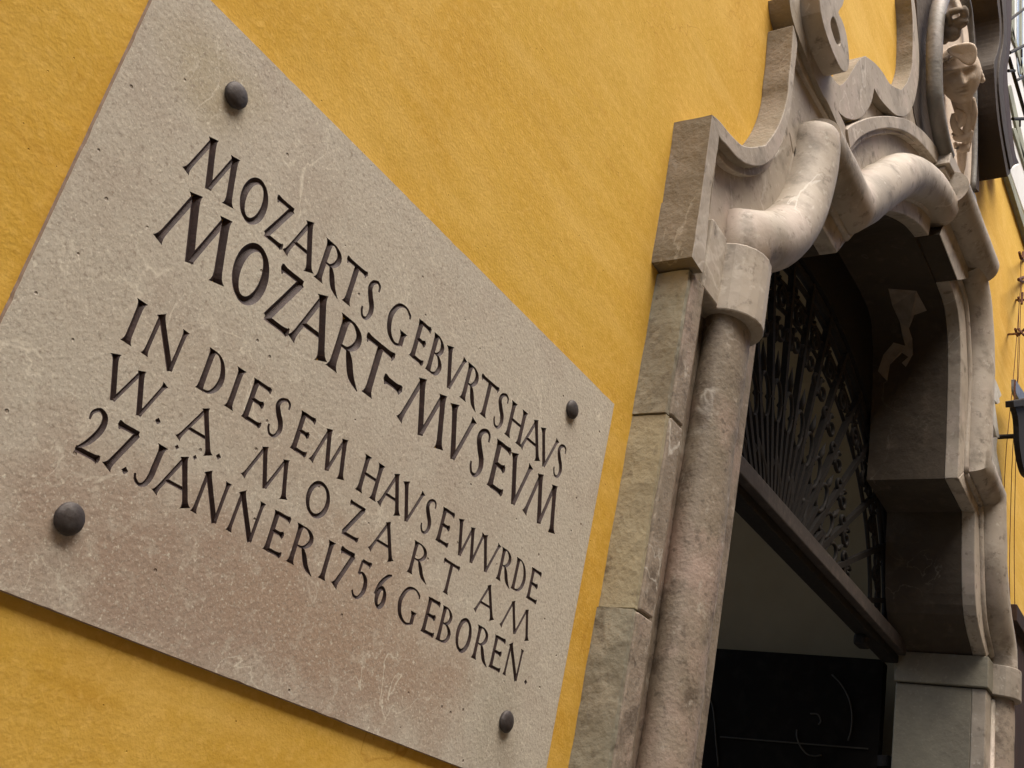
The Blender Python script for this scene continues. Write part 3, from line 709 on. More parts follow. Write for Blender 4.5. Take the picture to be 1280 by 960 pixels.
fold([(-0.05, 0.1, -2.5), (0.12, 0.2, -2.8), (0.36, 0.18, -2.75), (0.46, 0.1, -2.5)], [0.05, 0.12, 0.12, 0.05])
fold([(0.20, 0.05, -2.6), (0.26, 0.10, -3.1), (0.32, 0.05, -3.6), (0.36, 0.0, -4.0)], [0.16, 0.15, 0.11, 0.04])

# ------------------------------------------------------------------ oval surround to the right of the niche, shade put into its colour
wing = empty('oval_surround', at(1240, 120, 0), 'brown stone surround, coloured dark for its shade, jutting from the wall right of the carved head', 'moulding')
yw = -0.134
wl = [(1245, -12), (1247.5, 10), (1249.5, 28), (1249.5, 50), (1246.5, 66), (1242.5, 80), (1243.5, 105), (1246, 140), (1250.5, 172), (1259, 221)]
w2 = [(1251, -12), (1254.5, 28), (1254, 55), (1250, 78), (1248.5, 105), (1252, 145), (1257, 178), (1263.5, 212)]
w3 = [(1257, -12), (1259, 28), (1258, 60), (1255, 80), (1254, 105), (1258, 145), (1262, 178), (1268, 206)]
w4 = [(1265, -12), (1264.5, 30), (1263, 60), (1259.5, 85), (1260, 105), (1264, 150), (1269, 190), (1274, 204)]
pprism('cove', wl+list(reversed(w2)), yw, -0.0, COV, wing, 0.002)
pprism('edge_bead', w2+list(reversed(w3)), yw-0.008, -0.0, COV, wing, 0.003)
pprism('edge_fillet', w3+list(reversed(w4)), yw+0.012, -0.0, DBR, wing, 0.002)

# ------------------------------------------------------------------ barred window at the right edge
win = empty('barred_window', at(1275, 150, 0), 'white framed upper window behind black iron bars at the right edge', 'window')
def wp(name, pts, yf, yb, m, bev=0.003): return pprism(name, pts, yf, yb, m, win, bev)
wp('sill', [(1258.5, 215), (1262, 212), (1300, 330), (1296, 335)], -0.03, 0.0, WGR)
wp('sill', [(1262, 211), (1273, 205), (1300, 270), (1300, 322)], -0.02, 0.0, WHT)
wp('window_frame_and_sky', [(1256, -40), (1320, -40), (1320, 300), (1262, 190), (1256, 80)], -0.012, 0.0, WHT)  # white sheet, also stands in for sky reflected in the window
wp('window_pane', [(1272, -20), (1279, -20), (1279, 100), (1272, 80)], -0.018, -0.012, GLS)
for pts in ([(1265.5, -10), (1268.5, -10), (1268.5, 55), (1265.5, 40)], [(1276, -10), (1278, -10), (1278, 90), (1276, 85)], [(1264, 35), (1267, 38), (1300, 160), (1296, 160)], [(1266, 160), (1270, 160), (1292, 228), (1288, 228)], [(1260, 108), (1264, 106), (1286, 205), (1280, 200)]):
    wp('glazing_bar', pts, -0.024, -0.012, WGR, 0.001)
for a, b, r in (((1262, 25), (1284, 8), 2.0), ((1262, 66), (1284, 55), 2.2), ((1260, 88.5), (1268, 88.5), 2.0), ((1270, 101), (1284, 93), 2.0), ((1266, 148.5), (1284, 148.5), 2.2), ((1261, 72), (1284, 152), 2.3), ((1277, 62), (1277, 71), 1.2), ((1275, 150), (1275, 158), 1.2)):
    A, B = at(*a, -0.10), at(*b, -0.10)
    tube('window_bar', [A, B], px_r(*a, -0.10, r), IRN, win, n=8)

# ------------------------------------------------------------------ things on the wall to the right
for k, (px, py) in enumerate([(1277, 318), (1277, 349), (1273, 374), (1268, 416)]):
    c = at(px, py, 0)
    lab = ['topmost rusty forked bracket on the yellow wall at the right edge', 'second rusty bracket from the top at the right edge, a pointed spike', 'third rusty bracket from the top, a small clamp holding the cables', 'lowest and longest rusty bracket holding the thin cables on the yellow wall'][k]
    b = empty('wall_bracket', c, lab, 'bracket', 'rusty iron brackets holding cables')
    def P(dx, dy, y): return at(px+dx, py+dy, y)
    u = px_r(px, py, 0, 1.0)
    if k == 0: segs = [((-3, -3, -.06), (-1, 5, -.06)), ((-1, 5, -.06), (3, 7, 0)), ((2, -3, -.06), (1, 5, -.06))]
    elif k == 1: segs = [((-4, 0, -.08), (3, -3, 0)), ((-4, 1, -.08), (3, 3, 0))]
    elif k == 2: segs = [((-3, 1, 0), (7, 1, -.08)), ((5, -8, -.07), (4, 6, -.07)), ((0, -3, -.03), (1, 3, -.03))]
    else: segs = [((-8, 2, 0), (5, 1, -.10)), ((1, -5, -.07), (4, 4, -.07)), ((5, 3, -.09), (13, -5, -.12)), ((5, -5, -.09), (12, 3, -.12))]
    for (a, c2) in segs: tube('prong', [P(*a), P(*c2)], 1.5*u, RST, b, n=6)
for k, pts in enumerate([[(1276, 320), (1276, 350), (1274, 380), (1271, 420), (1266, 480), (1258, 560), (1254, 640), (1252, 700)], [(1277, 350), (1275, 410), (1273, 470), (1266, 560), (1263, 650), (1262, 720), (1264, 850)], [(1274, 374), (1272, 460), (1270, 560), (1268, 660), (1268, 720), (1270, 850)]]):
    path = [at(a, b, -0.06) for a, b in pts]
    o = tube('cable', catmull(path, 3), px_r(1270, 450, -.06, 0.42), RST, None, n=6)
    tag(o, ['thin cable nearest the doorway, running down the yellow wall', 'middle one of three thin cables running down the yellow wall', 'thin cable farthest from the doorway on the yellow wall'][k], 'cable', 'thin cables on the yellow wall')
lamp = empty('bracket_sign', at(1275, 515, 0), 'dark metal box sign with a grey plate on top, low at the right edge', 'sign')
def lp(name, pts, yf, yb, m): return pprism(name, pts, yf, yb, m, lamp, 0.002)
lp('top_plate', [(1269.5, 474), (1272, 478), (1286, 500), (1286, 502), (1274, 499), (1270, 490)], -0.10, -0.08, PLT)
lp('case', [(1267, 501), (1290, 497), (1290, 506), (1267.5, 509)], -0.16, -0.125, IRN)
lp('case', [(1269, 509), (1290, 506), (1290, 600), (1281, 590), (1275, 560), (1273, 525)], -0.14, -0.115, IRN)
tube('arm', [at(1275, 545, -0.12), at(1275, 545, -0.12)+Vector((0, 0.12, 0))], 0.012, IRN, lamp, n=8)
tube('stay', [at(1269, 475, -.1), at(1268, 500, -.1)], px_r(1269, 490, -.1, 1.0), RST, lamp, n=6)
shadow_panel = empty('wall_shadow_panel', at(1275, 800, 0), 'dark brown panel standing in for the wall shadow beside the foot of the doorway', 'shadow panel')  # dark box put where the wall only falls into soft shadow
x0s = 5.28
bm = box_bm((x0s, -0.05, GZ), (8.5, 0.0, 1.62)); bm_obj('shadow_sheet', bm, DBR, shadow_panel, bevel=0.004)
bm = box_bm((x0s-0.02, -0.08, 1.62), (8.5, 0.0, 1.70)); bm_obj('cornice', bm, DBR, shadow_panel, bevel=0.004)  # upper strip of the same shadow stand-in

# ------------------------------------------------------------------ fanlight grille and transom
YG = YR-0.02
gr = empty('fanlight_grille', (3.5, YG, 1.37), 'black wrought iron fanlight grille of radiating bars above the dark passage', 'grille')
bm = box_bm((2.2, YG-0.02, 1.316), (4.86, YG+0.10, 1.376)); bm_obj('transom_beam', bm, BEA, gr, bevel=0.004)
bm = box_bm((2.2, YG+0.01, 1.280), (4.855, YG+0.08, 1.316)); bm_obj('transom_moulding', bm, IRN, gr, bevel=0.006)
bm = box_bm((4.42, YG+0.03, 1.235), (4.50, YG+0.08, 1.280)); bm_obj('latch_box', bm, IRN, gr, bevel=0.01)
YG = YR+0.012
cx0, cz0, ra, rb = 3.50, 1.36, 1.34, 1.02
def gp(a, r): return Vector((cx0+math.cos(a)*ra*r, YG+0.03, cz0+math.sin(a)*rb*r))
def bar(p, q, w, name='grille_bar', dy=0.0, depth=0.022):
    bm = bmesh.new(); d = (q-p).normalized(); s = Vector((d.z, 0, -d.x))*w/2
    pts = [p+s, q+s, q-s, p-s]
    prism_bm([(v.x, v.z) for v in pts], YG+dy, YG+dy+depth, bm); return bm_obj(name, bm, IRN, gr)
bx0, bz0 = 3.37, 1.08                       # the bars radiate from a point below the transom
def rp(th, r): return Vector((bx0+math.cos(th)*r, YG+0.012, bz0+math.sin(th)*r))
def edge_r(th, q=1.0):                      # distance to the lunette outline
    r = 0.3
    while r < 2.2:
        p = rp(th, r)
        if ((p.x-cx0)/(ra*q))**2+((p.z-cz0)/(rb*q))**2 > 1 and p.z > cz0: break
        r += 0.01
    return r
def flat(v): return Vector((v.x, YG+0.03, v.z))
def ring_bm(c, ax, rx, rz, w, n=20):
    s = Vector((-ax.z, 0, ax.x))
    O = [c+ax*math.cos(t)*rz+s*math.sin(t)*rx for t in [2*math.pi*i/n for i in range(n)]]
    return tube_bm([Vector((o.x, YG+0.010, o.z)) for o in O], w/2, 6, closed=True)
def scroll_pts(c, a, s_, flip, turns=2.6):
    pts = []
    for i in range(22):
        t = i/21.0; ang = t*math.pi*turns; rad = s_*(1-0.72*t)
        pts.append((math.cos(ang)*rad*flip, math.sin(ang)*rad))
    ca, sa = math.cos(a), math.sin(a)
    return [Vector((c.x+x*ca-z*sa, YG+0.008, c.z+x*sa+z*ca)) for x, z in pts]
STEP = math.radians(9.6); OV = 0.68
k = -9
while k <= 9:
    th = math.radians(90)+k*STEP; k += 1
    rt0 = (1.385-bz0)/math.sin(th) if math.sin(th) > 0.12 else 99       # where the ray leaves the beam
    re = edge_r(th)
    if rt0 < OV-0.07: bar(flat(rp(th, rt0)), flat(rp(th, OV-0.075)), 0.020)
    if rt0 < OV:
        c = rp(th, OV); ax = (rp(th, OV+0.1)-c).normalized()
        bm_obj('grille_ring', ring_bm(c, ax, 0.040, 0.078, 0.016), IRN, gr, smooth=True)
        e = rp(th, OV+0.078); m_ = rp(th, OV+0.12); tip = rp(th, OV+0.19)
        bm_obj('spike', tube_bm([e, m_, tip], [0.008, 0.013, 0.001], 6), IRN, gr, smooth=True)
    r2 = re*0.80+0.06
    if rp(th, r2).z > 1.42:
        bm_obj('grille_scroll', tube_bm(scroll_pts(rp(th, r2-0.02), th-math.pi/2, 0.050, 1), 0.0085, 6), IRN, gr, smooth=True)
        bm_obj('grille_scroll', tube_bm(scroll_pts(rp(th+0.06, r2+0.055), th+math.pi/2, 0.040, -1), 0.0075, 6), IRN, gr, smooth=True)
    t2 = th+STEP/2; s2 = math.sin(t2)
    if s2 > 0.12:
        r0 = (1.385-bz0)/s2
        if r0 < edge_r(t2)-0.05:
            bar(flat(rp(t2, r0)), flat(rp(t2, edge_r(t2)-0.01)), 0.022)
            if r0 < OV:
                a_ = rp(t2-0.03, OV); b_ = rp(t2+0.03, OV)
                bm_obj('grille_collar', tube_bm([a_, b_], 0.012, 6), IRN, gr)
    if k % 2 == 0 and rt0 < 0.55:
        bm_obj('grille_leaf', tube_bm([rp(th-0.10, rt0), rp(th-0.12, rt0+0.08), rp(th-0.02, rt0+0.17), rp(th+0.06, rt0+0.13), rp(th+0.03, rt0+0.09)], [0.010, 0.018, 0.015, 0.010, 0.004], 6), IRN, gr, smooth=True)
# scrolled band outside the ovals
for k in range(-9, 10):
    th = math.radians(90)+k*STEP*0.98
    r2 = 1.0-0.0026*abs(math.degrees(th)-78)
    c = rp(th, r2)
    if c.z < 1.42 or ((c.x-cx0)/ra)**2+((c.z-cz0)/rb)**2 > 0.86: continue
    bm_obj('grille_scroll', tube_bm(scroll_pts(c, th+0.4, 0.048, 1, 2.2), 0.0085, 6), IRN, gr, smooth=True)
    c = rp(th+STEP*0.5, r2-0.02); bm_obj('grille_scroll', tube_bm(scroll_pts(c, th-2.6, 0.042, 1, 2.2), 0.008, 6), IRN, gr, smooth=True)
    bm_obj('grille_collar', tube_bm([rp(th+STEP*0.2, r2-0.045), rp(th+STEP*0.2, r2+0.045)], 0.010, 6), IRN, gr)
# chain of small rings round the rim, and the rim itself
for i in range(34):
    a = math.pi*(i+0.5)/34; p = gp(a, 0.815); q = (gp(a+0.02, 0.90)-gp(a-0.02, 0.90)).normalized()
    bm_obj('rim_ring', ring_bm(Vector((p.x, YG, p.z)), q, 0.022, 0.040, 0.011, 14), IRN, gr, smooth=True)
for r, w in ((0.985, 0.020), (0.93, 0.012), (0.865, 0.009), (0.765, 0.009)):
    pts = [gp(math.pi*i/48, r) for i in range(49)]
    bm_obj('grille_arc', tube_bm([Vector((p.x, YG+0.02, p.z)) for p in pts], w, 6), IRN, gr, smooth=True)
# dark arch frame between the grille and the reveal
bm = bmesh.new(); rings = []
for (q, y) in ((1.0, YR+0.001), (1.42, YR+0.001), (1.42, YR+0.06), (1.0, YR+0.06)):
    rings.append([bm.verts.new((cx0+math.cos(math.pi*i/40)*ra*q, y, cz0+math.sin(math.pi*i/40)*rb*q)) for i in range(41)])
for k in range(4):
    for i in range(40): bm.faces.new((rings[k][i], rings[k][i+1], rings[(k+1) % 4][i+1], rings[(k+1) % 4][i]))
bm_obj('arch_frame', bm, IRN, gr)

# ------------------------------------------------------------------ open door leaf
door = empty('door_leaf', (4.93, YR+0.1, GZ), 'black iron clad door leaf with scrolled bands standing open in the passage', 'door')
dx = 4.93; dz = at(1098, 822, YR+0.07).z*4.93/at(1098, 822, YR+0.07).x
dz = 1.315
r = 0.02; out = [(YR+0.075, GZ+0.03), (YR+0.075, dz-r)]
for k in range(1, 6): out.append((YR+0.075+r*(1-math.cos(math.pi/2*k/5)), dz-r+r*math.sin(math.pi/2*k/5)))
out += [(YR+1.6, dz), (YR+1.6, GZ+0.03)]
bm = bmesh.new(); A = [bm.verts.new((dx, y, z)) for y, z in out]; B = [bm.verts.new((dx+0.06, y, z)) for y, z in out]; n = len(out)
for i in range(n): bm.faces.new((A[i], A[(i+1) % n], B[(i+1) % n], B[i]))
bm.faces.new(A[::-1]); bm.faces.new(B)
bm_obj('leaf', bm, DOR, door, bevel=0.004)
def on_door(px, py):
    d = (at(px, py, 0.0)-EYE); t = (dx-0.006)/d.x; return EYE+d*t
for pts in ([(1040, 843), (1052, 856), (1061, 873), (1065, 892), (1064, 912), (1060, 926)], [(1013, 892), (1022, 893), (1026, 901), (1023, 906)], [(996, 912), (996, 921), (1000, 932), (1008, 942), (1018, 945), (1027, 944)], [(883, 868), (890, 880), (893, 900), (895, 925), (898, 958)]):
    bm_obj('scroll_band', tube_bm(catmull([on_door(*p) for p in pts], 4), 0.0035, 6), SCR, door, smooth=True)
bm_obj('iron_strap', tube_bm([on_door(900, 921), on_door(1085, 936)], 0.0035, 6), SCR, door)
bm = tube_bm([on_door(1104, 944)+Vector((0.02, 0, 0)), on_door(1104, 958)+Vector((0.02, 0, 0))], 0.03, 12); bm_obj('hinge', bm, IRN, door)

# ------------------------------------------------------------------ plaque
YF = -0.007; KP = 0.993/0.975
PX0, PX1, PZ0, PZ1 = [v*KP for v in (0.469, 1.5873, 0.163, 0.8697)]
plaque = empty('stone_plaque', ((PX0+PX1)/2, 0, PZ0), 'pale limestone memorial plaque with carved capitals, bolted to the yellow wall', 'plaque')
GL = {
 'M': [('t', [(.05, 0), (.278, .95)], 1, 0), ('T', [(.28, 1.0), (.515, 0.0)], 2, 0), ('t', [(.515, 0.02), (.743, .95)], 0, 0), ('T', [(.755, 1.0), (.935, 0)], 2, 1)],
 'N': [('t', [(.10, 0), (.14, .92)], 1, 0), ('T', [(.13, 1.0), (.86, 0)], 2, 0), ('t', [(.86, .0), (.90, 1)], 0, 1)],
 'V': [('T', [(.06, 1), (.49, .0)], 1, 0), ('t', [(.49, .0), (.95, 1)], 0, 1)],
 'W': [('T', [(.05, 1), (.27, .0)], 1, 0), ('t', [(.27, .0), (.515, .92)], 0, 0), ('T', [(.52, .98), (.73, .0)], 2, 0), ('t', [(.73, .0), (.96, 1)], 0, 1)],
 'A': [('t', [(.06, 0), (.47, .95)], 1, 0), ('T', [(.47, 1.03), (.92, 0)], 2, 1), ('u', [(.22, .36), (.76, .36)], 0, 0)],
 'Z': [('t', [(.08, .95), (.97, .955)], 3, 0), ('T', [(.90, .95), (.10, .05)], 0, 0), ('t', [(.04, .045), (.98, .045)], 0, 4)],
 'T': [('t', [(.03, .955), (.97, .955)], 3, 3), ('T', [(.5, .94), (.5, 0)], 0, 1)],
 'I': [('T', [(.5, 1), (.5, 0)], 1, 1)], '1': [('T', [(.5, 1), (.5, 0)], 1, 1)],
 'H': [('T', [(.14, 1), (.14, 0)], 1, 1), ('T', [(.86, 1), (.86, 0)], 1, 1), ('u', [(.14, .52), (.86, .52)], 0, 0)],
 'E': [('T', [(.20, 1), (.20, 0)], 2, 2), ('t', [(.20, .955), (.93, .955)], 0, 4), ('t', [(.20, .52), (.80, .52)], 0, 5), ('t', [(.20, .045), (.97, .045)], 0, 4)],
 'D': [('T', [(.18, 1), (.18, 0)], 2, 2), ('C', [(.18, .96, .3), (.45, .96, .35), (.72, .82, .7), (.89, .53, 1), (.82, .26, .95), (.58, .07, .5), (.30, .035, .35), (.18, .04, .3)])],
 'B': [('T', [(.19, 1), (.19, 0)], 2, 2), ('C', [(.19, .96, .3), (.48, .95, .4), (.72, .80, .9), (.66, .62, .8), (.40, .53, .35), (.22, .525, .3)]), ('C', [(.30, .53, .3), (.60, .50, .5), (.86, .32, 1), (.76, .11, .8), (.48, .03, .4), (.19, .04, .3)])],
 'R': [('T', [(.16, 1), (.16, 0)], 1, 1), ('C', [(.16, .96, .3), (.40, .965, .4), (.61, .84, .9), (.61, .66, .95), (.42, .50, .5), (.20, .485, .3)]), ('C', [(.42, .49, .5), (.55, .33, 1), (.72, .10, .95), (.99, -.055, .1)])],
 'S': [('C', [(.93, .80, .35), (.90, .93, .45), (.66, .985, .5), (.33, .90, .75), (.22, .74, .95), (.42, .56, 1.05), (.70, .38, 1.05), (.77, .20, .9), (.58, .03, .55), (.27, .01, .45), (.09, .12, .45), (.05, .22, .35)])],
 'G': [('C', [(.93, .80, .35), (.88, .90, .5), (.62, .985, .4), (.30, .88, .8), (.10, .53, 1.05), (.22, .17, .9), (.53, .005, .5), (.80, .05, .4), (.83, .08, .3)]), ('T', [(.83, .40), (.83, .06)], 1, 0)],
 'J': [('T', [(.80, 1), (.76, .45)], 1, 0), ('C', [(.76, .50, 1), (.74, .28, 1), (.62, .08, .8), (.38, .0, .5), (.14, .06, .5), (.04, .18, .35)])],
 '2': [('C', [(.14, .72, .3), (.16, .88, .5), (.40, 1.0, .6), (.68, .90, .9), (.70, .64, 1.0), (.44, .30, .85), (.06, .04, .3)]), ('T2', [(.06, .05), (1.0, .05)], 0, 4)],
 '7': [('T2', [(.04, .95), (.97, .955)], 3, 0), ('T', [(.92, .95), (.16, .0)], 0, 1)],
 '5': [('t', [(.24, .96), (.86, .96)], 0, 3), ('u', [(.25, .97), (.20, .60)], 0, 0), ('C', [(.20, .60, .4), (.45, .66, .5), (.78, .52, .95), (.84, .26, 1), (.58, .03, .6), (.25, .02, .5), (.06, .14, .4)])],
 '6': [('C', [(.86, 1.0, .35), (.58, .90, .8), (.24, .62, .95), (.12, .32, 1)]), ('O', (.48, .31, .36, .305))],
 'O': [('O', (.5, .495, .445, .505))],
 '-': [('T2', [(.03, .5), (.97, .5)], 3, 3)],
 '.': [('dot', (0, .115))],
 ':': [('dot', (-.5, 1.0)), ('dot', (.5, 1.0))],
}
LINES = [
 (0.6600, 0.0605, [('M', 0.5835, 0.6602), ('O', 0.6632, 0.7106), ('Z', 0.7164, 0.7482), ('A', 0.7529, 0.8055), ('R', 0.8121, 0.8609), ('T', 0.8561, 0.8984), ('S', 0.9053, 0.9298), ('G', 0.9584, 1.0046), ('E', 1.0201, 1.0505), ('B', 1.0592, 1.0929), ('V', 1.097, 1.1428), ('R', 1.1496, 1.1945), ('T', 1.1889, 1.2386), ('S', 1.2411, 1.2696), ('H', 1.2794, 1.3264), ('A', 1.325, 1.3864), ('V', 1.3761, 1.431), ('S', 1.4325, 1.4608)]),
 (0.5662, 0.0785, [('M', 0.5821, 0.6847), ('O', 0.6886, 0.7497), ('Z', 0.7571, 0.8001), ('A', 0.8037, 0.8711), ('R', 0.876, 0.9432), ('T', 0.9308, 0.9922), ('-', 0.9855, 1.0223), ('M', 1.0291, 1.1387), ('V', 1.1392, 1.1999), ('S', 1.2108, 1.2462), ('E', 1.2635, 1.3065), ('V', 1.313, 1.3706), ('M', 1.3712, 1.4714)]),
 (0.4422, 0.0515, [('I', 0.592, 0.6069), ('N', 0.6204, 0.6688), ('D', 0.7004, 0.7343), ('I', 0.7465, 0.7603), ('E', 0.7743, 0.8063), ('S', 0.8165, 0.8424), ('E', 0.8609, 0.8889), ('M', 0.8972, 0.9634), ('H', 0.9916, 1.0328), ('A', 1.0384, 1.0862), ('V', 1.0813, 1.1275), ('S', 1.1356, 1.1596), ('E', 1.1746, 1.2057), ('W', 1.2197, 1.2877), ('V', 1.286, 1.3329), ('R', 1.3386, 1.3805), ('D', 1.3828, 1.4192), ('E', 1.4298, 1.4622)]),
 (0.3798, 0.0462, [('W', 0.5898, 0.6668), ('.', 0.6708, 0.6708), ('A', 0.6988, 0.7533), ('.', 0.763, 0.763), ('M', 0.8018, 0.8816), ('O', 0.9077, 0.9556), ('Z', 0.9866, 1.0202), ('A', 1.0437, 1.0978), ('R', 1.1297, 1.1798), ('T', 1.2055, 1.2457), ('A', 1.3009, 1.3561), ('M', 1.3739, 1.4628)]),
 (0.3138, 0.0500, [('2', 0.5903, 0.6202), ('7', 0.6284, 0.6561), ('.', 0.6547, 0.6547), ('J', 0.6664, 0.6942), ('A', 0.6952, 0.7476), (':', 0.7056, 0.7327), ('N', 0.7515, 0.7942), ('N', 0.8066, 0.8525), ('E', 0.8683, 0.8988), ('R', 0.9092, 0.959), ('1', 0.9687, 0.9845), ('7', 0.9966, 1.0242), ('5', 1.0342, 1.0621), ('6', 1.0777, 1.1092), ('G', 1.1291, 1.1755), ('E', 1.1913, 1.2224), ('B', 1.2276, 1.2616), ('O', 1.2702, 1.313), ('R', 1.3206, 1.3659), ('E', 1.3687, 1.401), ('N', 1.4105, 1.4563), ('.', 1.4779, 1.4779)]),
]
EPS = 0.0012      # cutters start this far in front of the face
SLOPE = 0.80      # depth per half width
def groove(bm, pts, hw, closed=False):
    """V-section groove cutter along (x,z) points with half widths hw"""
    P = [Vector(p) for p in pts]; n = len(P); L_, R_, B_ = [], [], []
    k = 1+EPS/max(1e-4, SLOPE*max(hw)) * 1.0
    for i in range(n):
        if closed: t = (P[(i+1) % n]-P[i-1]).normalized()
        else: t = (P[min(n-1, i+1)]-P[max(0, i-1)]).normalized()
        nn = Vector((-t.y, t.x)); w = hw[i]; wt = w+EPS/SLOPE
        L_.append(bm.verts.new((P[i].x+nn.x*wt, YF-EPS, P[i].y+nn.y*wt)))
        R_.append(bm.verts.new((P[i].x-nn.x*wt, YF-EPS, P[i].y-nn.y*wt)))
        B_.append(bm.verts.new((P[i].x, YF+w*SLOPE, P[i].y)))
    m = n if closed else n-1
    for i in range(m):
        j = (i+1) % n
        bm.faces.new((L_[i], L_[j], R_[j], R_[i])); bm.faces.new((L_[j], L_[i], B_[i], B_[j])); bm.faces.new((R_[i], R_[j], B_[j], B_[i]))
    if not closed:
        bm.faces.new((L_[0], R_[0], B_[0])); bm.faces.new((R_[-1], L_[-1], B_[-1]))
def stroke(bm, pts, w, s0, s1, cap):
    """straight stroke with flared or serifed ends; pts in metres, w half width"""
    a, b = Vector(pts[0]), Vector(pts[1]); Lg = (b-a).length; d = (b-a)/Lg
    fl = min(Lg*0.28, cap*0.17)
    ts = [0, cap*0.035/Lg, cap*0.09/Lg, fl/Lg, .5, 1-fl/Lg, 1-cap*0.09/Lg, 1-cap*0.035/Lg, 1]
    ks0 = {0: (1, 1, 1, 1), 1: (1.95, 1.5, 1.16, 1.0), 2: (1.6, 1.3, 1.1, 1.0), 3: (1.5, 1.25, 1.05, 1), 4: (1.5, 1.25, 1.05, 1), 5: (2.0, 1.5, 1.1, 1)}
    k0 = ks0[s0]; k1 = ks0[s1]
    hw = [w*k0[0], w*k0[1], w*k0[2], w*k0[3], w*0.96, w*k1[3], w*k1[2], w*k1[1], w*k1[0]]
    groove(bm, [tuple(a+d*Lg*t) for t in ts], hw)
    up = Vector((0, 1))
    for s, p, sg in ((s0, a, -1), (s1, b, 1)):       # ticks on the ends of bars
        if s in (3, 4, 5):
            h = cap*(0.10 if s != 5 else 0.075)
            q0 = p+Vector((0, h*0.9)) if (s == 4 and p.y < zb+cap*0.5) or s == 5 else p+Vector((0, w*0.9))
            q1 = p-Vector((0, h*0.9)) if (s == 4 and p.y > zb+cap*0.5) or s in (3, 5) else p-Vector((0, w*0.9))
            lean = d*sg*cap*0.035
            if s == 3: q0 = p+Vector((0, w*1.3))-lean*0; q1 = p-Vector((0, h))-lean*0.6
            groove(bm, [tuple(q0+lean*0.4), tuple(p), tuple(q1+(lean*0.6 if s != 3 else Vector((0, 0))))], [w*0.35, w*0.8, w*0.25])
cells = []
cut = bmesh.new()
for (zb, cap, row) in LINES:
    zb *= KP; cap *= KP; row = [(c_, a_*KP, b_*KP) for c_, a_, b_ in row]
    T, t_, u_ = cap*0.079, cap*0.053, cap*0.045
    for (ch, xa, xb) in row:
        w = xb-xa; jx = random.uniform(-1, 1)*cap*0.006; jz = random.uniform(-1, 1)*cap*0.006
        sq = 1.0 if ch not in 'ESI1T' else 1.0
        def U(p): return (xa+p[0]*w+jx, zb+p[1]*cap+jz)
        if ch != ':': cells.append((xa if w > 0 else xa-cap*.08, xb if w > 0 else xb+cap*.08, zb-cap*.1, zb+cap*1.06, ch))
        for st in GL[ch]:
            if st[0] in ('T', 't', 'u', 'T2'):
                hwv = {'T': T, 't': t_, 'u': u_, 'T2': T*0.85}[st[0]]
                stroke(cut, [U(st[1][0]), U(st[1][1])], hwv, st[2], st[3], cap)
            elif st[0] == 'C':
                q = catmull([(U(p)[0], U(p)[1], p[2]) for p in st[1]], 5)
                groove(cut, [(p[0], p[1]) for p in q], [max(cap*0.012, T*p[2]) for p in q])
            elif st[0] == 'O':
                cx, cy, rx, ry = st[1]; n = 40; pts = []; hw = []
                for i in range(n):
                    a = 2*math.pi*i/n
                    rxm = rx*w - T*0.9; rym = ry*cap - t_*1.0
                    pts.append((xa+cx*w+jx+math.cos(a)*rxm, zb+cy*cap+jz+math.sin(a)*rym))
                    hw.append(t_*0.95+(T*1.08-t_*0.95)*abs(math.cos(a+0.35))**1.3)
                groove(cut, pts, hw, closed=True)
            elif st[0] == 'dot':
                c = Vector((xa+(w*0.5)+(st[1][0]*w if ch == ':' else 0), zb+st[1][1]*cap+(0.13*cap if ch == ':' else 0)))
                rr = cap*(0.105 if ch == '.' else 0.075)
                ring = [cut.verts.new((c.x+dx_*(rr+EPS), YF-EPS, c.y+dz_*(rr+EPS))) for dx_, dz_ in ((1, .1), (-.1, 1), (-1, -.1), (.1, -1))]
                ap = cut.verts.new((c.x, YF+rr*0.5, c.y)); cut.faces.new(ring)
                for i in range(4): cut.faces.new((ring[(i+1) % 4], ring[i], ap))
                if ch == ':': cells.append((c.x-rr, c.x+rr, c.y-rr, c.y+rr, ch))
bmesh.ops.recalc_face_normals(cut, faces=cut.faces)
cme = bpy.data.meshes.new('cut'); cut.to_mesh(cme); cut.free()
cme.materials.append(PLQ); cme.materials.append(INK); cme.materials.append(PLE)
for p in cme.polygons: p.material_index = 1
cutter = bpy.data.objects.new('cut', cme); COL.objects.link(cutter)
# slab with slightly uneven arrises
bm = bmesh.new(); bmesh.ops.create_grid(bm, x_segments=110, y_segments=70, size=0.5)
for v in bm.verts:
    x = PX0+(v.co.x+0.5)*(PX1-PX0); z = PZ0+(v.co.y+0.5)*(PZ1-PZ0)
    v.co = Vector((x, YF, z))
for f in bm.faces:
    f.normal_update()
bnd = [e for e in bm.edges if e.is_boundary]
ex = bmesh.ops.extrude_edge_only(bm, edges=bnd)
bv = [g_ for g_ in ex['geom'] if isinstance(g_, bmesh.types.BMVert)]
for v in bv: v.co.y = 0.004
bmesh.ops.contextual_create(bm, geom=[e for e in bm.edges if e.is_boundary])
for v in bm.verts:
    if abs(v.co.y-YF) < 1e-6:
        e = min(abs(v.co.x-PX0), abs(v.co.x-PX1), abs(v.co.z-PZ0), abs(v.co.z-PZ1)) < 1e-6
        if e:
            n = max(0.0, noise.fractal(v.co*38, 0.7, 2, 4)-0.25)*0.0022+0.0003
            sxn = 1 if v.co.x > 1 else -1; szn = 1 if v.co.z > 0.5 else -1
            if abs(v.co.x-PX0) < 1e-6 or abs(v.co.x-PX1) < 1e-6: v.co.x -= sxn*abs(n)
            else: v.co.z -= szn*abs(n)
bmesh.ops.recalc_face_normals(bm, faces=bm.faces)
sme = bpy.data.meshes.new('slab'); bm.to_mesh(sme); bm.free()
slab = link('slab', sme, [PLQ, INK, PLE])
for p in sme.polygons: p.material_index = 0 if abs(p.normal.y) > 0.7 else 2
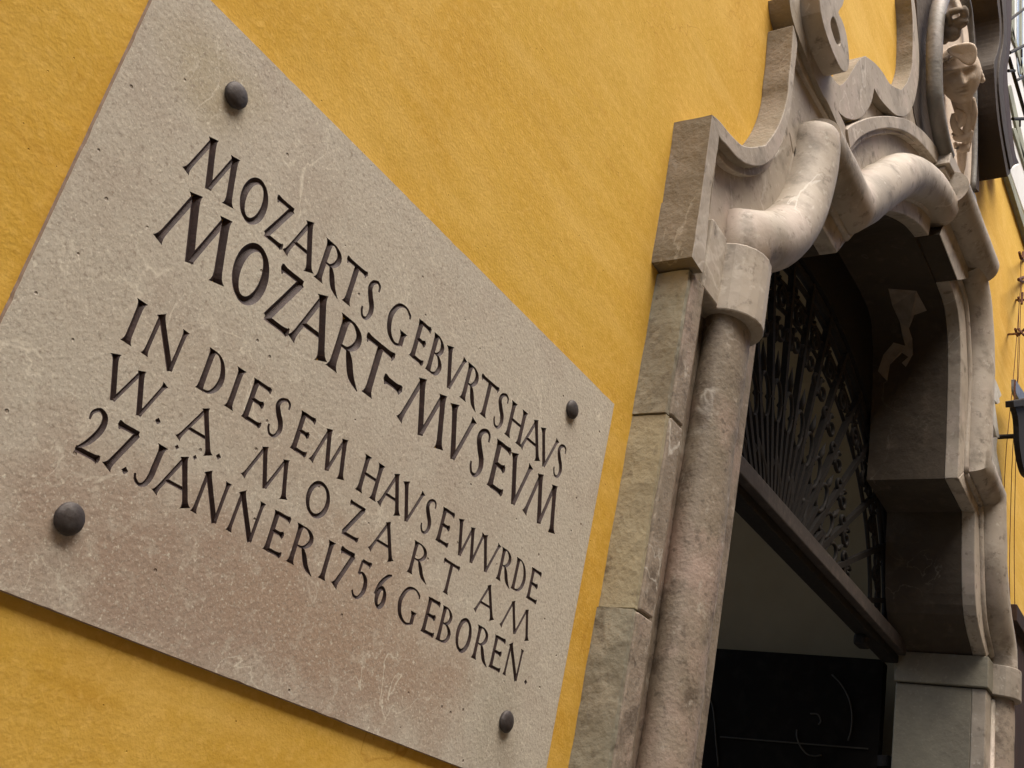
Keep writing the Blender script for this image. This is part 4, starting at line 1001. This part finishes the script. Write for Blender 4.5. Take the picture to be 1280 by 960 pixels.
md = slab.modifiers.new('carve', 'BOOLEAN'); md.operation = 'DIFFERENCE'; md.solver = 'EXACT'; md.use_self = True; md.object = cutter
try: md.material_mode = 'INDEX'
except Exception: pass
bpy.context.view_layer.update()
dg = bpy.context.evaluated_depsgraph_get()
res = bpy.data.meshes.new_from_object(slab.evaluated_get(dg))
print('slab polys', len(sme.polygons), '->', len(res.polygons), 'ink', sum(1 for p in res.polygons if p.material_index == 1))
slab.modifiers.clear()
bpy.data.objects.remove(cutter)
# take the painted groove faces apart: one mesh per letter, the rest is the slab
def submesh(src, polys, name):
    vm = {}; vs = []; fs = []; mi = []
    for p in polys:
        f = []
        for v in p.vertices:
            if v not in vm: vm[v] = len(vs); vs.append(src.vertices[v].co.copy())
            f.append(vm[v])
        fs.append(f); mi.append(p.material_index)
    me = bpy.data.meshes.new(name); me.from_pydata([tuple(v) for v in vs], [], fs)
    me.polygons.foreach_set('material_index', mi); me.update(); return me
buckets = {}; rest = []
for p in res.polygons:
    if p.material_index != 1: rest.append(p); continue
    c = p.center; best = None
    for k, (xa, xb, za, zb2, ch) in enumerate(cells):
        dx_ = max(xa-c.x, 0, c.x-xb); dz_ = max(za-c.z, 0, c.z-zb2)
        d = dx_*dx_+dz_*dz_ + 1e-9*abs(c.x-(xa+xb)/2) + (0 if ch != ':' else -1e-9)
        if best is None or d < best[0]: best = (d, k)
    buckets.setdefault(best[1], []).append(p)
sm = submesh(res, rest, 'slab')
bpy.data.objects.remove(slab)
slab = link('slab', sm, [PLQ, INK, PLE], plaque)
for k, ps in buckets.items():
    me = submesh(res, ps, 'letter'); 
    for p in me.polygons: p.material_index = 0
    link({'.': 'full_stop', '-': 'hyphen', ':': 'umlaut_dot'}.get(cells[k][4], 'letter'), me, INK, plaque)
# domed bolts
for (bx, bz) in ((0.6090, 0.7880), (1.4480, 0.7885), (0.6135, 0.2490), (1.4430, 0.2495)):
    bx *= KP; bz *= KP
    bm = bmesh.new(); rb_ = 0.0172; prof = [(rb_*0.92, YF), (rb_, YF-0.003), (rb_*0.985, YF-0.0052), (rb_*0.88, YF-0.0072), (rb_*0.62, YF-0.0090), (rb_*0.32, YF-0.0100), (0.0001, YF-0.0103)]
    n = 32; rings = []
    for rr, y in prof: rings.append([bm.verts.new((bx+math.cos(2*math.pi*k/n)*rr*(1+.012*math.sin(k*1.7)), y, bz+math.sin(2*math.pi*k/n)*rr)) for k in range(n)])
    for i in range(len(rings)-1):
        for k in range(n): bm.faces.new((rings[i][k], rings[i][(k+1) % n], rings[i+1][(k+1) % n], rings[i+1][k]))
    bm.faces.new(rings[-1])
    bm_obj('bolt', bm, BRZ, plaque, smooth=True)
